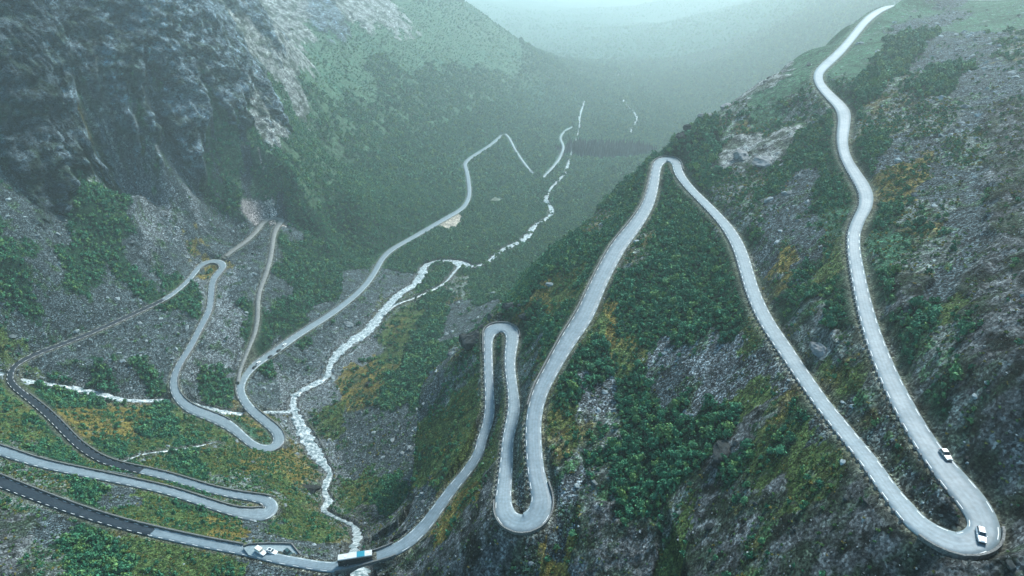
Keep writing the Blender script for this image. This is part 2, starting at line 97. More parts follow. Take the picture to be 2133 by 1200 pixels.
LINES = {
  'main': [[508.39,744.41,-84.0,3.01],[505.68,770.44,-86.0,4.4],[457.57,783.46,-86.5,4.4],[424.16,787.99,-87.0,4.4],[407.62,783.67,-87.0,4.4],[393.09,771.26,-87.5,4.4],[365.76,736.68,-88.99,4.4],[332.98,686.63,-91.0,3.87],[302.95,635.25,-92.54,3.49],[275.54,588.49,-93.94,3.32],[250.86,547.65,-95.18,3.55],[228.71,513.27,-96.23,3.62],[213.38,488.11,-97.0,3.07],[204.37,465.47,-98.1,2.92],[199.68,444.42,-99.08,3.6],[196.86,422.85,-100.06,4.21],[193.76,401.13,-101.05,3.99],[186.69,381.4,-102.0,3.25],[177.67,361.45,-103.14,2.95],[169.9,343.16,-104.18,2.58],[163.8,324.34,-105.21,2.64],[160.56,309.48,-106.0,2.99],[157.45,293.03,-106.69,3.26],[153.85,279.54,-107.26,2.94],[148.13,267.1,-107.82,2.55],[140.54,255.62,-108.39,2.3],[132.92,242.8,-109.0,2.3],[127.03,229.03,-109.64,2.3],[121.9,214.69,-110.28,2.38],[116.55,198.59,-111.0,2.44],[111.1,181.17,-111.54,2.56],[107.03,165.9,-112.0,2.71],[103.9,152.14,-112.21,2.85],[102.1,141.88,-112.37,2.96],[100.91,133.44,-112.5,3.0],[100.11,125.2,-112.5,3.14],[99.99,119.34,-112.5,3.41],[100.18,112.66,-112.5,3.74],[100.26,107.01,-112.5,3.53],[99.13,101.7,-112.5,3.0],[96.61,98.4,-112.75,3.0],[92.66,96.91,-113.0,3.07],[89.87,98.15,-113.45,3.49],[87.74,101.26,-114.0,3.09],[86.65,104.9,-114.58,2.8],[86.59,109.35,-115.26,2.67],[86.6,114.23,-116.0,2.46],[87.07,119.77,-116.98,2.46],[87.69,125.5,-118.0,2.49],[88.03,131.2,-119.0,2.57],[88.14,136.79,-119.97,2.59],[88.5,144.94,-121.36,2.61],[88.83,154.65,-123.0,2.59],[89.8,165.04,-124.92,2.65],[91.57,182.12,-128.0,2.82],[92.32,197.06,-129.46,2.98],[93.11,212.79,-131.0,2.97],[95.5,233.13,-132.47,2.84],[99.32,254.23,-134.0,2.85],[104.06,278.32,-135.64,3.01],[106.76,298.45,-137.0,3.12],[108.02,317.33,-138.48,3.1],[107.95,336.67,-140.0,3.0],[106.97,357.76,-141.54,3.05],[105.86,381.19,-143.25,2.93],[105.93,405.17,-145.0,3.04],[107.33,423.92,-145.84,3.06],[109.79,439.59,-146.56,3.09],[108.24,449.03,-147.0,4.4],[103.92,450.12,-147.35,4.4],[98.57,443.91,-148.0,3.36],[94.7,431.16,-148.99,2.99],[90.27,413.05,-150.38,3.33],[84.57,392.09,-152.0,3.43],[78.26,374.78,-153.71,3.73],[69.61,356.54,-155.59,4.16],[62.35,343.28,-157.0,4.4],[56.77,332.65,-158.38,4.4],[51.13,319.72,-160.0,4.29],[45.04,304.9,-162.08,4.19],[39.81,291.0,-164.0,4.25],[35.82,280.22,-165.81,4.4],[31.66,271.04,-167.39,4.4],[26.79,262.01,-169.0,4.09],[21.6,251.31,-170.94,3.66],[16.4,239.73,-173.0,3.38],[12.15,229.67,-174.83,3.28],[9.68,220.3,-176.45,3.17],[8.47,211.13,-178.0,3.14],[8.39,200.39,-179.58,3.14],[8.69,191.39,-180.9,3.16],[9.54,183.93,-182.0,3.38],[10.69,176.8,-183.04,3.76],[8.95,170.39,-184.0,4.18],[3.56,167.25,-185.0,4.39],[-1.77,171.37,-186.0,3.79],[-3.21,179.29,-186.81,3.0],[-2.63,191.24,-188.0,2.73],[-2.0,205.54,-189.19,2.58],[-1.68,216.46,-190.1,2.39],[-0.1,228.22,-191.09,2.69],[0.96,239.05,-192.0,2.76],[0.33,255.29,-193.78,2.46],[-1.06,275.61,-196.0,2.6],[-0.62,293.83,-197.77,3.11],[0.39,307.23,-199.08,3.47],[-1.18,316.36,-200.0,4.13],[-5.97,320.16,-200.53,4.4],[-10.96,317.94,-201.0,4.4],[-12.87,310.95,-201.8,2.64],[-12.52,298.68,-203.16,2.3],[-11.8,282.01,-205.0,2.31],[-10.9,266.66,-206.78,2.3],[-10.62,256.09,-208.0,2.52],[-11.71,247.07,-209.16,2.31],[-13.67,239.32,-210.18,2.3],[-14.51,232.94,-211.0,2.3],[-17.49,226.94,-213.08,2.3],[-21.26,221.66,-215.09,2.3],[-26.13,215.57,-217.5,2.43],[-30.8,208.77,-220.33,2.61],[-36.26,201.29,-223.5,2.85],[-42.52,194.79,-225.43,3.02],[-48.99,191.32,-227.0,2.92],[-56.61,189.5,-228.5,2.63],[-63.35,188.4,-230.0,2.61],[-70.95,187.05,-231.19,2.51],[-79.32,188.81,-232.5,2.3],[-86.89,191.02,-233.48,2.3],[-96.85,193.98,-234.77,2.3],[-106.15,197.43,-236.0,2.3],[-115.54,200.6,-237.13,2.3],[-127.34,204.06,-238.53,2.3],[-139.57,207.88,-239.98,2.3],[-165.31,216.38,-243.0,2.37],[-193.08,226.46,-245.79,2.48],[-224.42,239.9,-249.0,2.73],[-258.87,255.34,-252.0,3.06],[-284.82,267.02,-254.04,3.28],[-308.92,279.99,-256.0,2.67],[-314.25,289.06,-257.3,4.4],[-300.56,290.57,-259.0,3.91],[-282.59,287.03,-260.0,3.01],[-259.29,280.14,-262.33,2.67],[-233.41,275.48,-264.86,2.6],[-201.06,270.14,-268.0,2.39],[-182.54,266.29,-269.72,2.44],[-168.98,262.44,-271.0,2.5],[-150.49,257.17,-273.15,2.64],[-141.81,255.49,-274.15,3.08],[-134.29,254.99,-275.0,4.3],[-128.34,256.47,-275.54,4.4],[-127.46,261.52,-276.0,3.33],[-132.47,266.54,-276.65,3.02],[-141.33,269.42,-277.5,2.47],[-153.83,272.63,-278.29,2.3],[-166.02,276.59,-279.07,2.3],[-178.94,281.78,-279.91,2.3],[-195.58,288.46,-281.0,2.46],[-212.52,294.61,-282.51,2.38],[-222.7,297.9,-283.42,2.3],[-236.39,303.17,-284.66,2.3],[-250.45,310.72,-286.0,2.37],[-266.61,321.93,-287.34,2.41],[-280.1,333.02,-288.53,2.52],[-308.11,356.79,-291.0,2.55],[-338.24,379.64,-293.55,2.3],[-355.01,392.55,-295.0,2.3],[-364.89,403.08,-296.0,2.3],[-371.18,415.66,-296.9,2.3],[-371.99,424.51,-297.48,2.88],[-369.73,432.26,-298.0,3.11],[-365.22,442.46,-299.15,2.96],[-357.88,454.83,-300.63,3.06],[-348.33,471.26,-302.57,3.05],[-338.58,493.09,-305.0,3.09],[-327.92,516.48,-307.07,3.18],[-318.85,537.49,-308.92,3.05],[-314.8,557.47,-310.57,2.6],[-314.45,587.81,-313.0,2.69],[-316.68,610.15,-313.96,3.15],[-315.14,624.22,-314.58,4.4],[-307.83,630.56,-315.0,4.4],[-298.66,626.99,-315.42,3.8],[-293.96,618.09,-315.85,3.32],[-294.53,606.39,-316.36,4.06],[-294.16,591.31,-317.0,3.25],[-287.49,569.61,-318.38,2.88],[-279.69,545.09,-319.95,2.91],[-277.2,528.02,-321.0,3.23],[-276.12,508.19,-322.77,2.98],[-274.58,488.09,-324.58,2.96],[-274.77,472.17,-326.0,2.99],[-274.72,457.89,-328.02,2.9],[-272.0,444.21,-330.0,2.9],[-264.43,430.38,-331.37,3.06],[-252.59,418.46,-332.83,3.64],[-240.89,411.8,-334.0,4.4],[-228.46,407.32,-335.45,4.4],[-215.65,401.38,-337.0,4.38],[-204.04,393.3,-338.45,3.42],[-193.1,384.42,-339.89,3.04],[-183.79,378.99,-341.0,3.63],[-175.4,379.56,-341.97,4.4],[-172.48,387.93,-343.0,4.39],[-177.59,399.66,-343.92,3.79],[-187.06,409.68,-344.91,3.78],[-198.03,420.13,-346.0,3.66],[-208.67,431.02,-347.16,3.56],[-220.4,446.43,-348.63,3.29],[-228.61,462.42,-350.0,3.25],[-231.62,479.82,-351.34,3.93],[-230.11,495.74,-352.55,4.4],[-225.09,510.01,-353.7,4.4],[-218.38,525.84,-355.0,4.4],[-211.15,546.31,-356.73,4.38],[-201.41,569.13,-358.69,4.29],[-189.15,595.7,-361.0,4.37],[-178.32,623.62,-363.1,3.94],[-169.27,653.53,-365.29,3.78],[-163.3,685.65,-367.57,3.56],[-160.81,720.29,-370.0,3.5],[-159.55,749.29,-371.69,3.51],[-152.77,780.33,-373.54,4.0],[-136.15,813.94,-375.7,4.04],[-118.32,850.0,-378.03,4.15],[-103.75,880.79,-380.0,4.26],[-87.58,913.38,-382.05,4.31],[-72.5,947.89,-384.17,3.56],[-66.79,998.29,-387.0,3.05],[-70.09,1057.0,-388.95,3.13],[-78.67,1135.56,-391.54,3.36],[-84.67,1178.76,-393.0,3.23],[-72.5,1226.34,-395.03,3.98],[-52.09,1277.67,-397.3,3.52],[-34.92,1332.63,-399.66,3.34],[-20.32,1387.66,-402.0,3.33]],
  'far': [[-13.46,1396.38,-402.5,2.64],[-4.4,1363.56,-403.95,2.34],[5.19,1306.92,-406.39,2.21],[16.86,1254.15,-408.69,2.24],[27.86,1209.64,-410.63,2.3],[37.68,1179.17,-412.0,2.0]],
  'far_two': [[54.27,1159.34,-414.0,2.08],[64.32,1191.73,-415.47,2.66],[85.92,1261.12,-418.55,3.0],[102.28,1341.12,-422.0,3.0],[106.5,1389.63,-423.9,2.53],[104.54,1453.58,-426.38,2.11],[123.04,1523.25,-429.16,2.41],[150.18,1561.62,-431.0,3.0]],
  'track': [[-299.04,640.89,-314.0,2.26],[-293.88,655.36,-312.58,2.8],[-286.92,673.35,-310.81,3.1],[-283.06,694.43,-308.84,2.75],[-281.83,713.2,-307.11,3.2],[-273.38,721.67,-306.0,3.2],[-261.72,717.5,-306.0,2.99],[-263.29,705.38,-307.83,3.2],[-262.11,685.81,-310.76,2.5],[-256.37,658.05,-315.0,2.34],[-252.07,632.13,-319.12,2.38],[-249.91,607.59,-322.98,2.41],[-248.51,588.16,-326.04,2.25],[-244.9,569.65,-329.0,2.05],[-238.57,546.31,-333.69,2.01],[-235.64,527.21,-337.45,1.91],[-235.39,508.93,-341.0,1.71],[-235.01,493.94,-343.57,1.6],[-234.24,479.53,-346.05,1.6],[-231.95,468.44,-348.0,1.6]],
  'river': [[-62.45,186.24,-240.0,4.57],[-64.74,195.72,-244.0,4.5],[-68.69,206.05,-250.0,3.24],[-74.42,222.47,-262.0,2.82],[-78.03,240.88,-276.0,2.56],[-86.52,262.98,-292.0,1.62],[-103.58,287.1,-312.0,1.21],[-115.96,302.39,-322.0,1.93],[-116.35,313.83,-327.0,2.92],[-123.34,328.91,-334.0,1.96],[-125.62,341.59,-338.0,3.18],[-128.05,357.89,-345.0,2.09],[-136.64,370.71,-348.07,3.34],[-147.35,387.56,-352.0,5.52],[-156.8,402.34,-353.35,5.99],[-167.66,421.08,-355.0,5.06],[-178.97,442.32,-357.75,3.72],[-184.55,460.98,-360.0,3.17],[-181.57,472.02,-360.86,4.15],[-173.12,483.71,-361.94,3.5],[-165.61,495.75,-363.0,3.62],[-167.05,515.94,-364.22,3.38],[-164.48,537.38,-365.52,5.19],[-155.69,560.34,-367.0,6.56],[-145.74,581.41,-369.28,6.83],[-141.13,609.02,-372.0,5.96],[-134.25,643.37,-374.6,5.8],[-125.79,674.48,-377.0,5.21],[-114.81,694.17,-378.45,4.9],[-108.09,721.42,-380.25,6.4],[-107.84,748.82,-382.0,5.91],[-96.99,764.0,-383.0,4.22],[-79.51,770.03,-384.0,3.37],[-62.74,762.63,-385.0,8.52],[-48.68,757.23,-385.62,3.94],[-34.09,766.6,-386.33,2.66],[-26.0,780.12,-386.98,2.91],[-16.6,803.3,-388.0,4.51],[-0.96,825.21,-389.35,4.09],[18.74,851.77,-391.0,5.63],[29.71,892.06,-393.01,4.1],[40.82,915.63,-394.28,3.92],[58.48,946.73,-396.0,4.32],[59.03,986.05,-398.04,4.62],[54.02,1023.42,-400.0,3.84],[67.69,1092.21,-406.18,2.7],[90.61,1166.63,-413.0,3.89],[100.64,1210.84,-414.73,3.73],[109.99,1264.43,-416.79,2.82],[118.16,1322.21,-419.0,1.96],[137.11,1433.23,-424.59,1.57],[155.72,1561.62,-431.0,1.66],[163.06,1644.66,-434.01,2.33],[177.21,1736.0,-437.33,2.5],[194.12,1836.82,-441.0,1.98]],
  'side': [[-64.79,757.66,-384.5,4.19],[-70.66,733.61,-382.07,2.75],[-79.25,700.59,-378.76,2.57],[-93.29,676.04,-376.0,2.53],[-109.46,654.93,-373.36,2.2],[-125.18,637.19,-371.0,2.46],[-134.84,617.08,-371.0,2.19]],
  'trib': [[-392.54,412.67,-296.5,2.32],[-377.22,412.01,-299.5,2.02],[-367.79,412.01,-303.0,1.7],[-359.78,411.67,-306.27,3.17],[-346.53,416.37,-312.0,2.58],[-330.23,419.06,-319.0,3.05],[-313.79,419.79,-324.14,3.18],[-301.47,418.82,-328.0,2.72],[-285.79,422.4,-332.21,1.95],[-272.35,427.83,-336.0,2.58],[-257.39,429.94,-341.0,2.96],[-243.85,427.9,-343.68,2.82],[-226.95,426.64,-347.0,2.68],[-215.48,429.76,-351.0,2.21],[-202.06,434.48,-353.37,2.23],[-180.82,439.55,-357.0,2.55]],
  'brook': [[-231.56,305.81,-286.0,0.39],[-226.94,319.59,-292.59,0.66],[-218.73,328.12,-298.01,0.7],[-208.28,339.43,-305.0,0.7],[-199.05,352.4,-312.0,0.47]],
  'rfar': [[300.21,1852.82,-441.0,2.02],[296.85,1803.89,-439.35,1.52],[304.25,1670.8,-435.0,2.57],[287.02,1584.9,-432.89,1.71],[273.32,1540.29,-431.75,1.69],[258.09,1469.57,-430.0,1.05]],
}
SEEDS = {
  'B': [[-289,730]],
  'D': [[-430,633],[-421,666],[-411,702],[-390,724],[-428,616],[-407,680],[-388,704],[-427,600],[-406,663],[-427,587],[-428,573],[-412,593]],
  'F': [[953,1938],[283,514],[-227,1325],[-174,1421],[-113,1535],[-41,1684],[45,1829],[145,1966],[256,2089],[373,2177],[476,2158],[560,2078],[622,1951],[219,425],[245,400],[-291,892],[-279,1012],[-254,1124],[-209,1189],[-159,1268],[-103,1361],[-37,1456],[39,1570],[123,1636],[206,1646],[288,1642],[371,1645],[186,391],[-322,736],[-293,758],[-268,800],[-269,950],[-233,1007],[-193,1069],[-146,1138],[-94,1215],[-33,1271],[33,1302],[103,1330],[172,1342],[242,1347],[107,462],[124,437],[160,366],[165,338],[173,320],[-391,593],[-322,718],[-253,737],[-230,792],[-202,852],[-173,938],[-130,989],[-82,1039],[-28,1077],[29,1098],[87,1104],[144,1096],[81,441],[95,401],[111,382],[136,343],[150,299],[158,286],[-384,568],[-367,590],[-223,748],[-191,784],[-157,830],[-118,874],[-73,902],[-25,915],[25,925],[75,926],[70,367],[86,352],[100,336],[142,250],[-393,489],[-375,540],[-360,563],[-243,674],[-217,710],[-187,746],[-150,772],[-108,779],[-66,791],[-22,799],[22,799],[30,359],[47,336],[77,309],[91,298],[102,283],[-379,458],[-363,509],[-331,552],[-310,571],[-233,627],[-204,649],[-98,690],[-19,678],[10,342],[42,297],[57,287],[71,278],[84,266],[93,251],[108,222],[113,209],[120,200],[-239,544],[-218,571],[-85,583],[9,307],[25,279],[54,261],[66,251],[77,238],[86,225],[106,190],[112,182],[118,175],[-230,508],[-76,500],[-9,298],[23,249],[37,244],[110,159],[-344,410],[-326,420],[-283,434],[-240,455],[-98,449],[-66,425],[21,227],[48,220],[108,139],[-297,343],[-253,377],[45,202],[55,192],[64,183],[84,155],[-261,292],[-239,314],[-204,325],[31,189],[43,185],[53,177],[61,168],[86,137],[-216,253],[-175,270],[-72,302],[41,171],[50,164],[66,149],[86,120],[-195,221],[-182,199],[-166,197],[-291,733],[-319,723],[-4,862],[459,3057],[571,3849],[602,2658],[233,2575]],
  'G': [[-215,1835],[-143,2035],[382,710],[402,636],[411,606],[-341,1296],[-298,1382],[-249,1483],[-193,1607],[-126,1759],[-46,1928],[254,559],[268,533],[-308,1142],[-274,1242],[197,472],[207,444],[170,452],[135,262],[130,222],[-196,400],[-189,395]],
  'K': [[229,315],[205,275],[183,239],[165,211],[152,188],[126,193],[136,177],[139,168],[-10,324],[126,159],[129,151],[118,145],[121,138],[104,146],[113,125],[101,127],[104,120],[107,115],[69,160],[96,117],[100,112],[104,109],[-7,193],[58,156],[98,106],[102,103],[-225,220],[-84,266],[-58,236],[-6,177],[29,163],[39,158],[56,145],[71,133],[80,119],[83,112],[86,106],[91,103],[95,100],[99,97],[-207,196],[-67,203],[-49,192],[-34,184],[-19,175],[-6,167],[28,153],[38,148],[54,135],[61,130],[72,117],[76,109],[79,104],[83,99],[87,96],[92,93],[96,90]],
  'L': [[-394,649],[-365,658],[-348,612],[-336,653],[-281,579],[-264,529],[-273,476],[-252,492],[-145,533],[62,228],[72,216],[80,205],[-192,476],[-162,475],[35,224],[68,199],[76,188],[83,178],[-175,421],[-138,380],[18,178],[-383,653],[-361,657],[-341,660],[-354,612],[-327,688]],
  'O': [[123,233],[27,319],[-123,600],[39,268],[93,212],[122,167],[-375,428],[-111,525],[50,238],[-349,388],[89,168],[94,159],[-308,332],[-236,387],[-218,400],[-149,422],[-8,242],[20,210],[72,173],[-252,305],[-221,319],[-186,331],[-26,265],[-7,213],[75,152],[81,144],[-189,264],[-134,301],[-100,325],[-48,283],[-21,210],[73,142],[79,136],[83,128],[-180,222],[-165,223],[-152,227],[-114,248],[-101,260],[76,127],[-150,196],[-136,196],[-121,195],[47,142],[-128,635],[17,235]],
  'P': [[-411,1350],[-326,1549],[-277,1691],[-347,966],[-341,1094],[-316,993],[186,505],[-302,802],[447,1618],[-392,662],[139,416],[152,393],[99,184],[101,182]],
  'R': [[-369,750],[-354,796],[-376,945],[-365,1039],[-373,1447],[-418,647],[-367,729],[-348,765],[-333,817],[-417,631],[-387,687],[-366,711],[-345,742],[-327,784],[-312,848],[-415,612],[-407,648],[-388,673],[-365,693],[-344,722],[-323,756],[-345,707]],
  'S': [[387,661],[298,498],[310,480],[255,386],[263,370],[224,330],[183,309],[193,300],[-423,553],[-412,579],[-342,683],[142,317],[173,263],[178,250],[-407,518],[-401,549],[-320,695],[-286,706],[-253,718],[121,299],[128,278],[161,221],[-385,513],[-344,590],[-326,618],[-304,644],[-271,650],[109,262],[116,246],[148,197],[-372,483],[-349,531],[-252,590],[-171,665],[-137,684],[132,185],[-375,441],[-364,460],[-352,480],[-335,497],[-313,508],[-288,517],[-189,587],[-158,600],[-49,561],[-357,438],[-338,448],[-316,455],[-294,464],[-206,526],[-177,533],[88,194],[105,165],[-305,427],[-262,443],[-217,466],[-30,321],[59,210],[-119,412],[-88,393],[-59,367],[89,147],[-110,370],[-81,350],[-52,317],[90,130],[93,123],[-202,258],[6,181],[89,114],[93,110],[-211,221],[-127,240],[-36,202],[6,171],[18,167],[-106,194],[-92,195],[-79,197],[6,163],[-336,675],[-298,709]],
  'X': [[804,1974],[319,459],[232,412],[151,464],[182,426],[198,375],[210,365],[218,347],[-404,629],[-363,672],[200,289],[125,364],[56,411],[112,319],[149,240],[156,231],[62,320],[137,215],[143,206],[-59,685],[101,236],[100,200],[-40,438],[8,267],[94,183],[100,174],[115,152],[-8,269],[7,239],[99,151],[111,132],[-29,303],[7,217],[33,207],[79,164],[94,140],[99,134],[-271,283],[7,198],[19,192],[-245,248],[-230,250],[-160,276],[-144,281],[-123,327],[30,175],[48,152],[64,139],[-195,197],[68,124]],
  'Y': [[166,275],[-130,465],[-283,354],[-269,365],[-197,409],[-171,346],[-159,370],[-139,232],[-20,192],[17,157],[-287,394],[-280,359],[-147,360],[112,248],[107,246],[48,260],[170,284],[-126,483],[-134,472],[-26,195],[-31,194],[15,159],[-308,624],[11,320],[15,325]],
}
OUTCROPS = [(117.3, 465.8, (5, 6, 7), 'dark crag at the very tip of the ridge above the upper left hairpin'), (126.8, 476.7, (6, 6, 7), 'dark jagged rock second from the tip of the ridge'), (139.8, 487.2, (7, 6, 6), 'pale rock slab on the ridge crest left of the upper slope'), (158.5, 504.4, (8, 6, 5), 'long pale rock slab higher up on the ridge crest'), (-17.0, 330.8, (4, 4, 5), 'dark crag at the left outer side of the middle cliff hairpin'), (-10.6, 334.3, (5, 4, 4), 'dark broken rock behind the top of the middle cliff hairpin'), (-1.2, 332.6, (5, 4, 4), 'dark rock rim behind the middle hairpin, next to green scrub'), (6.7, 321.4, (4, 3.5, 3.5), 'dark rock at the right outer side of the middle hairpin'), (139.8, 402.0, (9, 7, 5), 'pale rock outcrop between the upper hairpin and the top road arm'), (144.0, 376.6, (8, 7, 4.5), 'smaller pale rock outcrop right of the bigger one on the upper slope'), (-22.3, 314.1, (7, 9, 9), 'dark cliff rock standing left of the narrow middle road arms'), (-131.0, 323.5, (8, 7, 6), 'dark rock bluff with the river bending round its left bank'), (65.7, 160.8, (7, 4, 3), 'dark overhanging rock in the lower slope between second and third arms')]
# ============================================================ helpers
def tag(o, label=None, cat=None, group=None, kind=None):
    if label: o['label'] = label
    if cat: o['category'] = cat
    if group: o['group'] = group
    if kind: o['kind'] = kind
    return o
def link(name, me, mat=None, parent=None, loc=None):
    o = bpy.data.objects.new(name, me); COL.objects.link(o)
    if mat is not None and me is not None and len(me.materials) == 0: me.materials.append(mat)
    if parent is not None: o.parent = parent
    if loc is not None: o.location = loc
    return o
def mesh_np(name, V, Fc, smooth=False):
    me = bpy.data.meshes.new(name)
    V = np.asarray(V, np.float32); Fc = np.asarray(Fc, np.int32); k = Fc.shape[1]
    me.vertices.add(len(V)); me.vertices.foreach_set('co', V.ravel())
    me.loops.add(Fc.size); me.loops.foreach_set('vertex_index', Fc.ravel())
    me.polygons.add(len(Fc)); me.polygons.foreach_set('loop_start', np.arange(len(Fc), dtype=np.int32) * k)
    me.polygons.foreach_set('loop_total', np.full(len(Fc), k, np.int32))
    me.update(calc_edges=True)
    if smooth: me.polygons.foreach_set('use_smooth', np.ones(len(Fc), bool))
    return me
class MB:
    """collects boxes and prisms; build() links them as one mesh"""
    def __init__(s): s.V = []; s.F = []
    def add(s, V, Fs):
        n = len(s.V); s.V += [tuple(v) for v in V]; s.F += [tuple(i + n for i in f) for f in Fs]; return s
    def box(s, c, d, rz=0.0, taper=1.0):
        hx, hy, hz = d[0] / 2, d[1] / 2, d[2] / 2; ca, sa = math.cos(rz), math.sin(rz); V = []
        for z, k in ((-hz, 1), (hz, taper)):
            for x, y in ((-hx, -hy), (hx, -hy), (hx, hy), (-hx, hy)):
                V.append((c[0] + (x * ca - y * sa) * k, c[1] + (x * sa + y * ca) * k, c[2] + z))
        return s.add(V, [(3, 2, 1, 0), (4, 5, 6, 7), (0, 1, 5, 4), (1, 2, 6, 5), (2, 3, 7, 6), (3, 0, 4, 7)])
    def cyl(s, a, b, r, n=12, r2=None):
        a = Vector(a); b = Vector(b); q = (b - a).to_track_quat('Z', 'Y'); r2 = r if r2 is None else r2; V = []
        for p, rr in ((a, r), (b, r2)):
            for k in range(n):
                t = 2 * math.pi * k / n; V.append(p + q @ Vector((math.cos(t) * rr, math.sin(t) * rr, 0)))
        Fs = [(k, (k + 1) % n, n + (k + 1) % n, n + k) for k in range(n)]
        return s.add(V, Fs + [tuple(range(n))[::-1], tuple(range(n, 2 * n))])
    def loft(s, secs):
        """secs: list of rings of equal length"""
        n = len(secs[0]); V = [v for r in secs for v in r]; Fs = []
        for i in range(len(secs) - 1):
            for k in range(n):
                Fs.append((i * n + k, i * n + (k + 1) % n, (i + 1) * n + (k + 1) % n, (i + 1) * n + k))
        Fs += [tuple(range(n))[::-1], tuple(range((len(secs) - 1) * n, len(secs) * n))]
        return s.add(V, Fs)
    def mesh(s, name, smooth=False):
        me = bpy.data.meshes.new(name); me.from_pydata(s.V, [], s.F); me.update()
        if smooth: me.polygons.foreach_set('use_smooth', [True] * len(s.F))
        return me
    def build(s, name, mat, parent=None, smooth=False, bevel=0.0):
        o = link(name, s.mesh(name, smooth), mat, parent)
        if bevel:
            m = o.modifiers.new('bevel', 'BEVEL'); m.width = bevel; m.segments = 2; m.limit_method = 'ANGLE'
        return o

# ============================================================ materials
MATS = {}
def mat(name, color=(0.5, 0.5, 0.5), rough=0.8, var=0.0, scale=1.0, bump=0.0, bscale=None, spec=0.15, metal=0.0, attr=None, rnd=0.0, vcoord='Object', detail=4.0, coat=0.0):
    """principled material with noise-driven colour variation and bump"""
    if name in MATS: return MATS[name]
    m = bpy.data.materials.new(name); m.use_nodes = True; MATS[name] = m
    n, l = m.node_tree.nodes, m.node_tree.links; p = n['Principled BSDF']
    p.inputs['Roughness'].default_value = rough; p.inputs['Specular IOR Level'].default_value = spec; p.inputs['Metallic'].default_value = metal
    p.inputs['Coat Weight'].default_value = coat
    tc = n.new('ShaderNodeTexCoord')
    src = None
    if attr:
        a = n.new('ShaderNodeAttribute'); a.attribute_name = attr; src = a.outputs['Color']
    else:
        c = n.new('ShaderNodeRGB'); c.outputs[0].default_value = (*color, 1); src = c.outputs[0]
    if var > 0:
        t = n.new('ShaderNodeTexNoise'); t.inputs['Scale'].default_value = scale; t.inputs['Detail'].default_value = detail
        l.new(tc.outputs[vcoord], t.inputs['Vector'])
        r = n.new('ShaderNodeMapRange'); r.inputs[1].default_value = 0.3; r.inputs[2].default_value = 0.7
        r.inputs[3].default_value = 1 - var; r.inputs[4].default_value = 1 + var; l.new(t.outputs['Fac'], r.inputs[0])
        mx = n.new('ShaderNodeVectorMath'); mx.operation = 'SCALE'; l.new(src, mx.inputs[0]); l.new(r.outputs[0], mx.inputs['Scale']); src = mx.outputs[0]
    if rnd > 0:
        oi = n.new('ShaderNodeObjectInfo'); r = n.new('ShaderNodeMapRange'); r.inputs[3].default_value = 1 - rnd; r.inputs[4].default_value = 1 + rnd
        l.new(oi.outputs['Random'], r.inputs[0])
        mx = n.new('ShaderNodeVectorMath'); mx.operation = 'SCALE'; l.new(src, mx.inputs[0]); l.new(r.outputs[0], mx.inputs['Scale']); src = mx.outputs[0]
    l.new(src, p.inputs['Base Color'])
    if bump > 0:
        t = n.new('ShaderNodeTexNoise'); t.inputs['Scale'].default_value = bscale or scale * 3; t.inputs['Detail'].default_value = 6
        l.new(tc.outputs[vcoord], t.inputs['Vector'])
        b = n.new('ShaderNodeBump'); b.inputs['Strength'].default_value = 1.0; b.inputs['Distance'].default_value = bump
        l.new(t.outputs['Fac'], b.inputs['Height']); l.new(b.outputs[0], p.inputs['Normal'])
    return m

# ============================================================ land: heights on a polar sheet
NT, NR = 960, 1330
TH0, TH1 = math.radians(-56), math.radians(56)
R0, R1 = 55.0, 12500.0
th = np.linspace(TH0, TH1, NT); _q = np.linspace(math.log(R0), math.log(R1), 4000); _e = np.exp(_q)      # row spacing, finer where steep rock faces stand
_w = 1 + 1.3 * np.exp(-((_q - math.log(740)) / .28) ** 2) - .35 * (_e > 1600) - .45 * (_e > 2800); _w[_e < 85] = .5; _w = np.cumsum(_w); _w = (_w - _w[0]) / (_w[-1] - _w[0])
lr = np.interp(np.linspace(0, 1, NR), _w, _q); ROW = np.arange(NR); DLR = np.gradient(lr)
TH, LR = np.meshgrid(th, lr)                    # shape (NR, NT)
RR = np.exp(LR); X = RR * np.sin(TH); Yg = RR * np.cos(TH)
base = Base(PT)
def up2(A, n0, n1):
    """bilinear upsampling of a coarse field"""
    i = np.linspace(0, A.shape[0] - 1, n0); j = np.linspace(0, A.shape[1] - 1, n1)
    i0 = np.minimum(i.astype(int), A.shape[0] - 2); j0 = np.minimum(j.astype(int), A.shape[1] - 2)
    fi = (i - i0)[:, None]; fj = (j - j0)[None]
    a = A[i0][:, j0]; b = A[i0][:, j0 + 1]; c = A[i0 + 1][:, j0]; d = A[i0 + 1][:, j0 + 1]
    return (a * (1 - fj) + b * fj) * (1 - fi) + (c * (1 - fj) + d * fj) * fi
NC = 300
tc_, lc_ = np.meshgrid(np.linspace(TH0, TH1, NC), np.interp(np.linspace(0, NR - 1, NC), ROW, lr))
H = up2(base(np.exp(lc_) * np.sin(tc_), np.exp(lc_) * np.cos(tc_)), NR, NT)

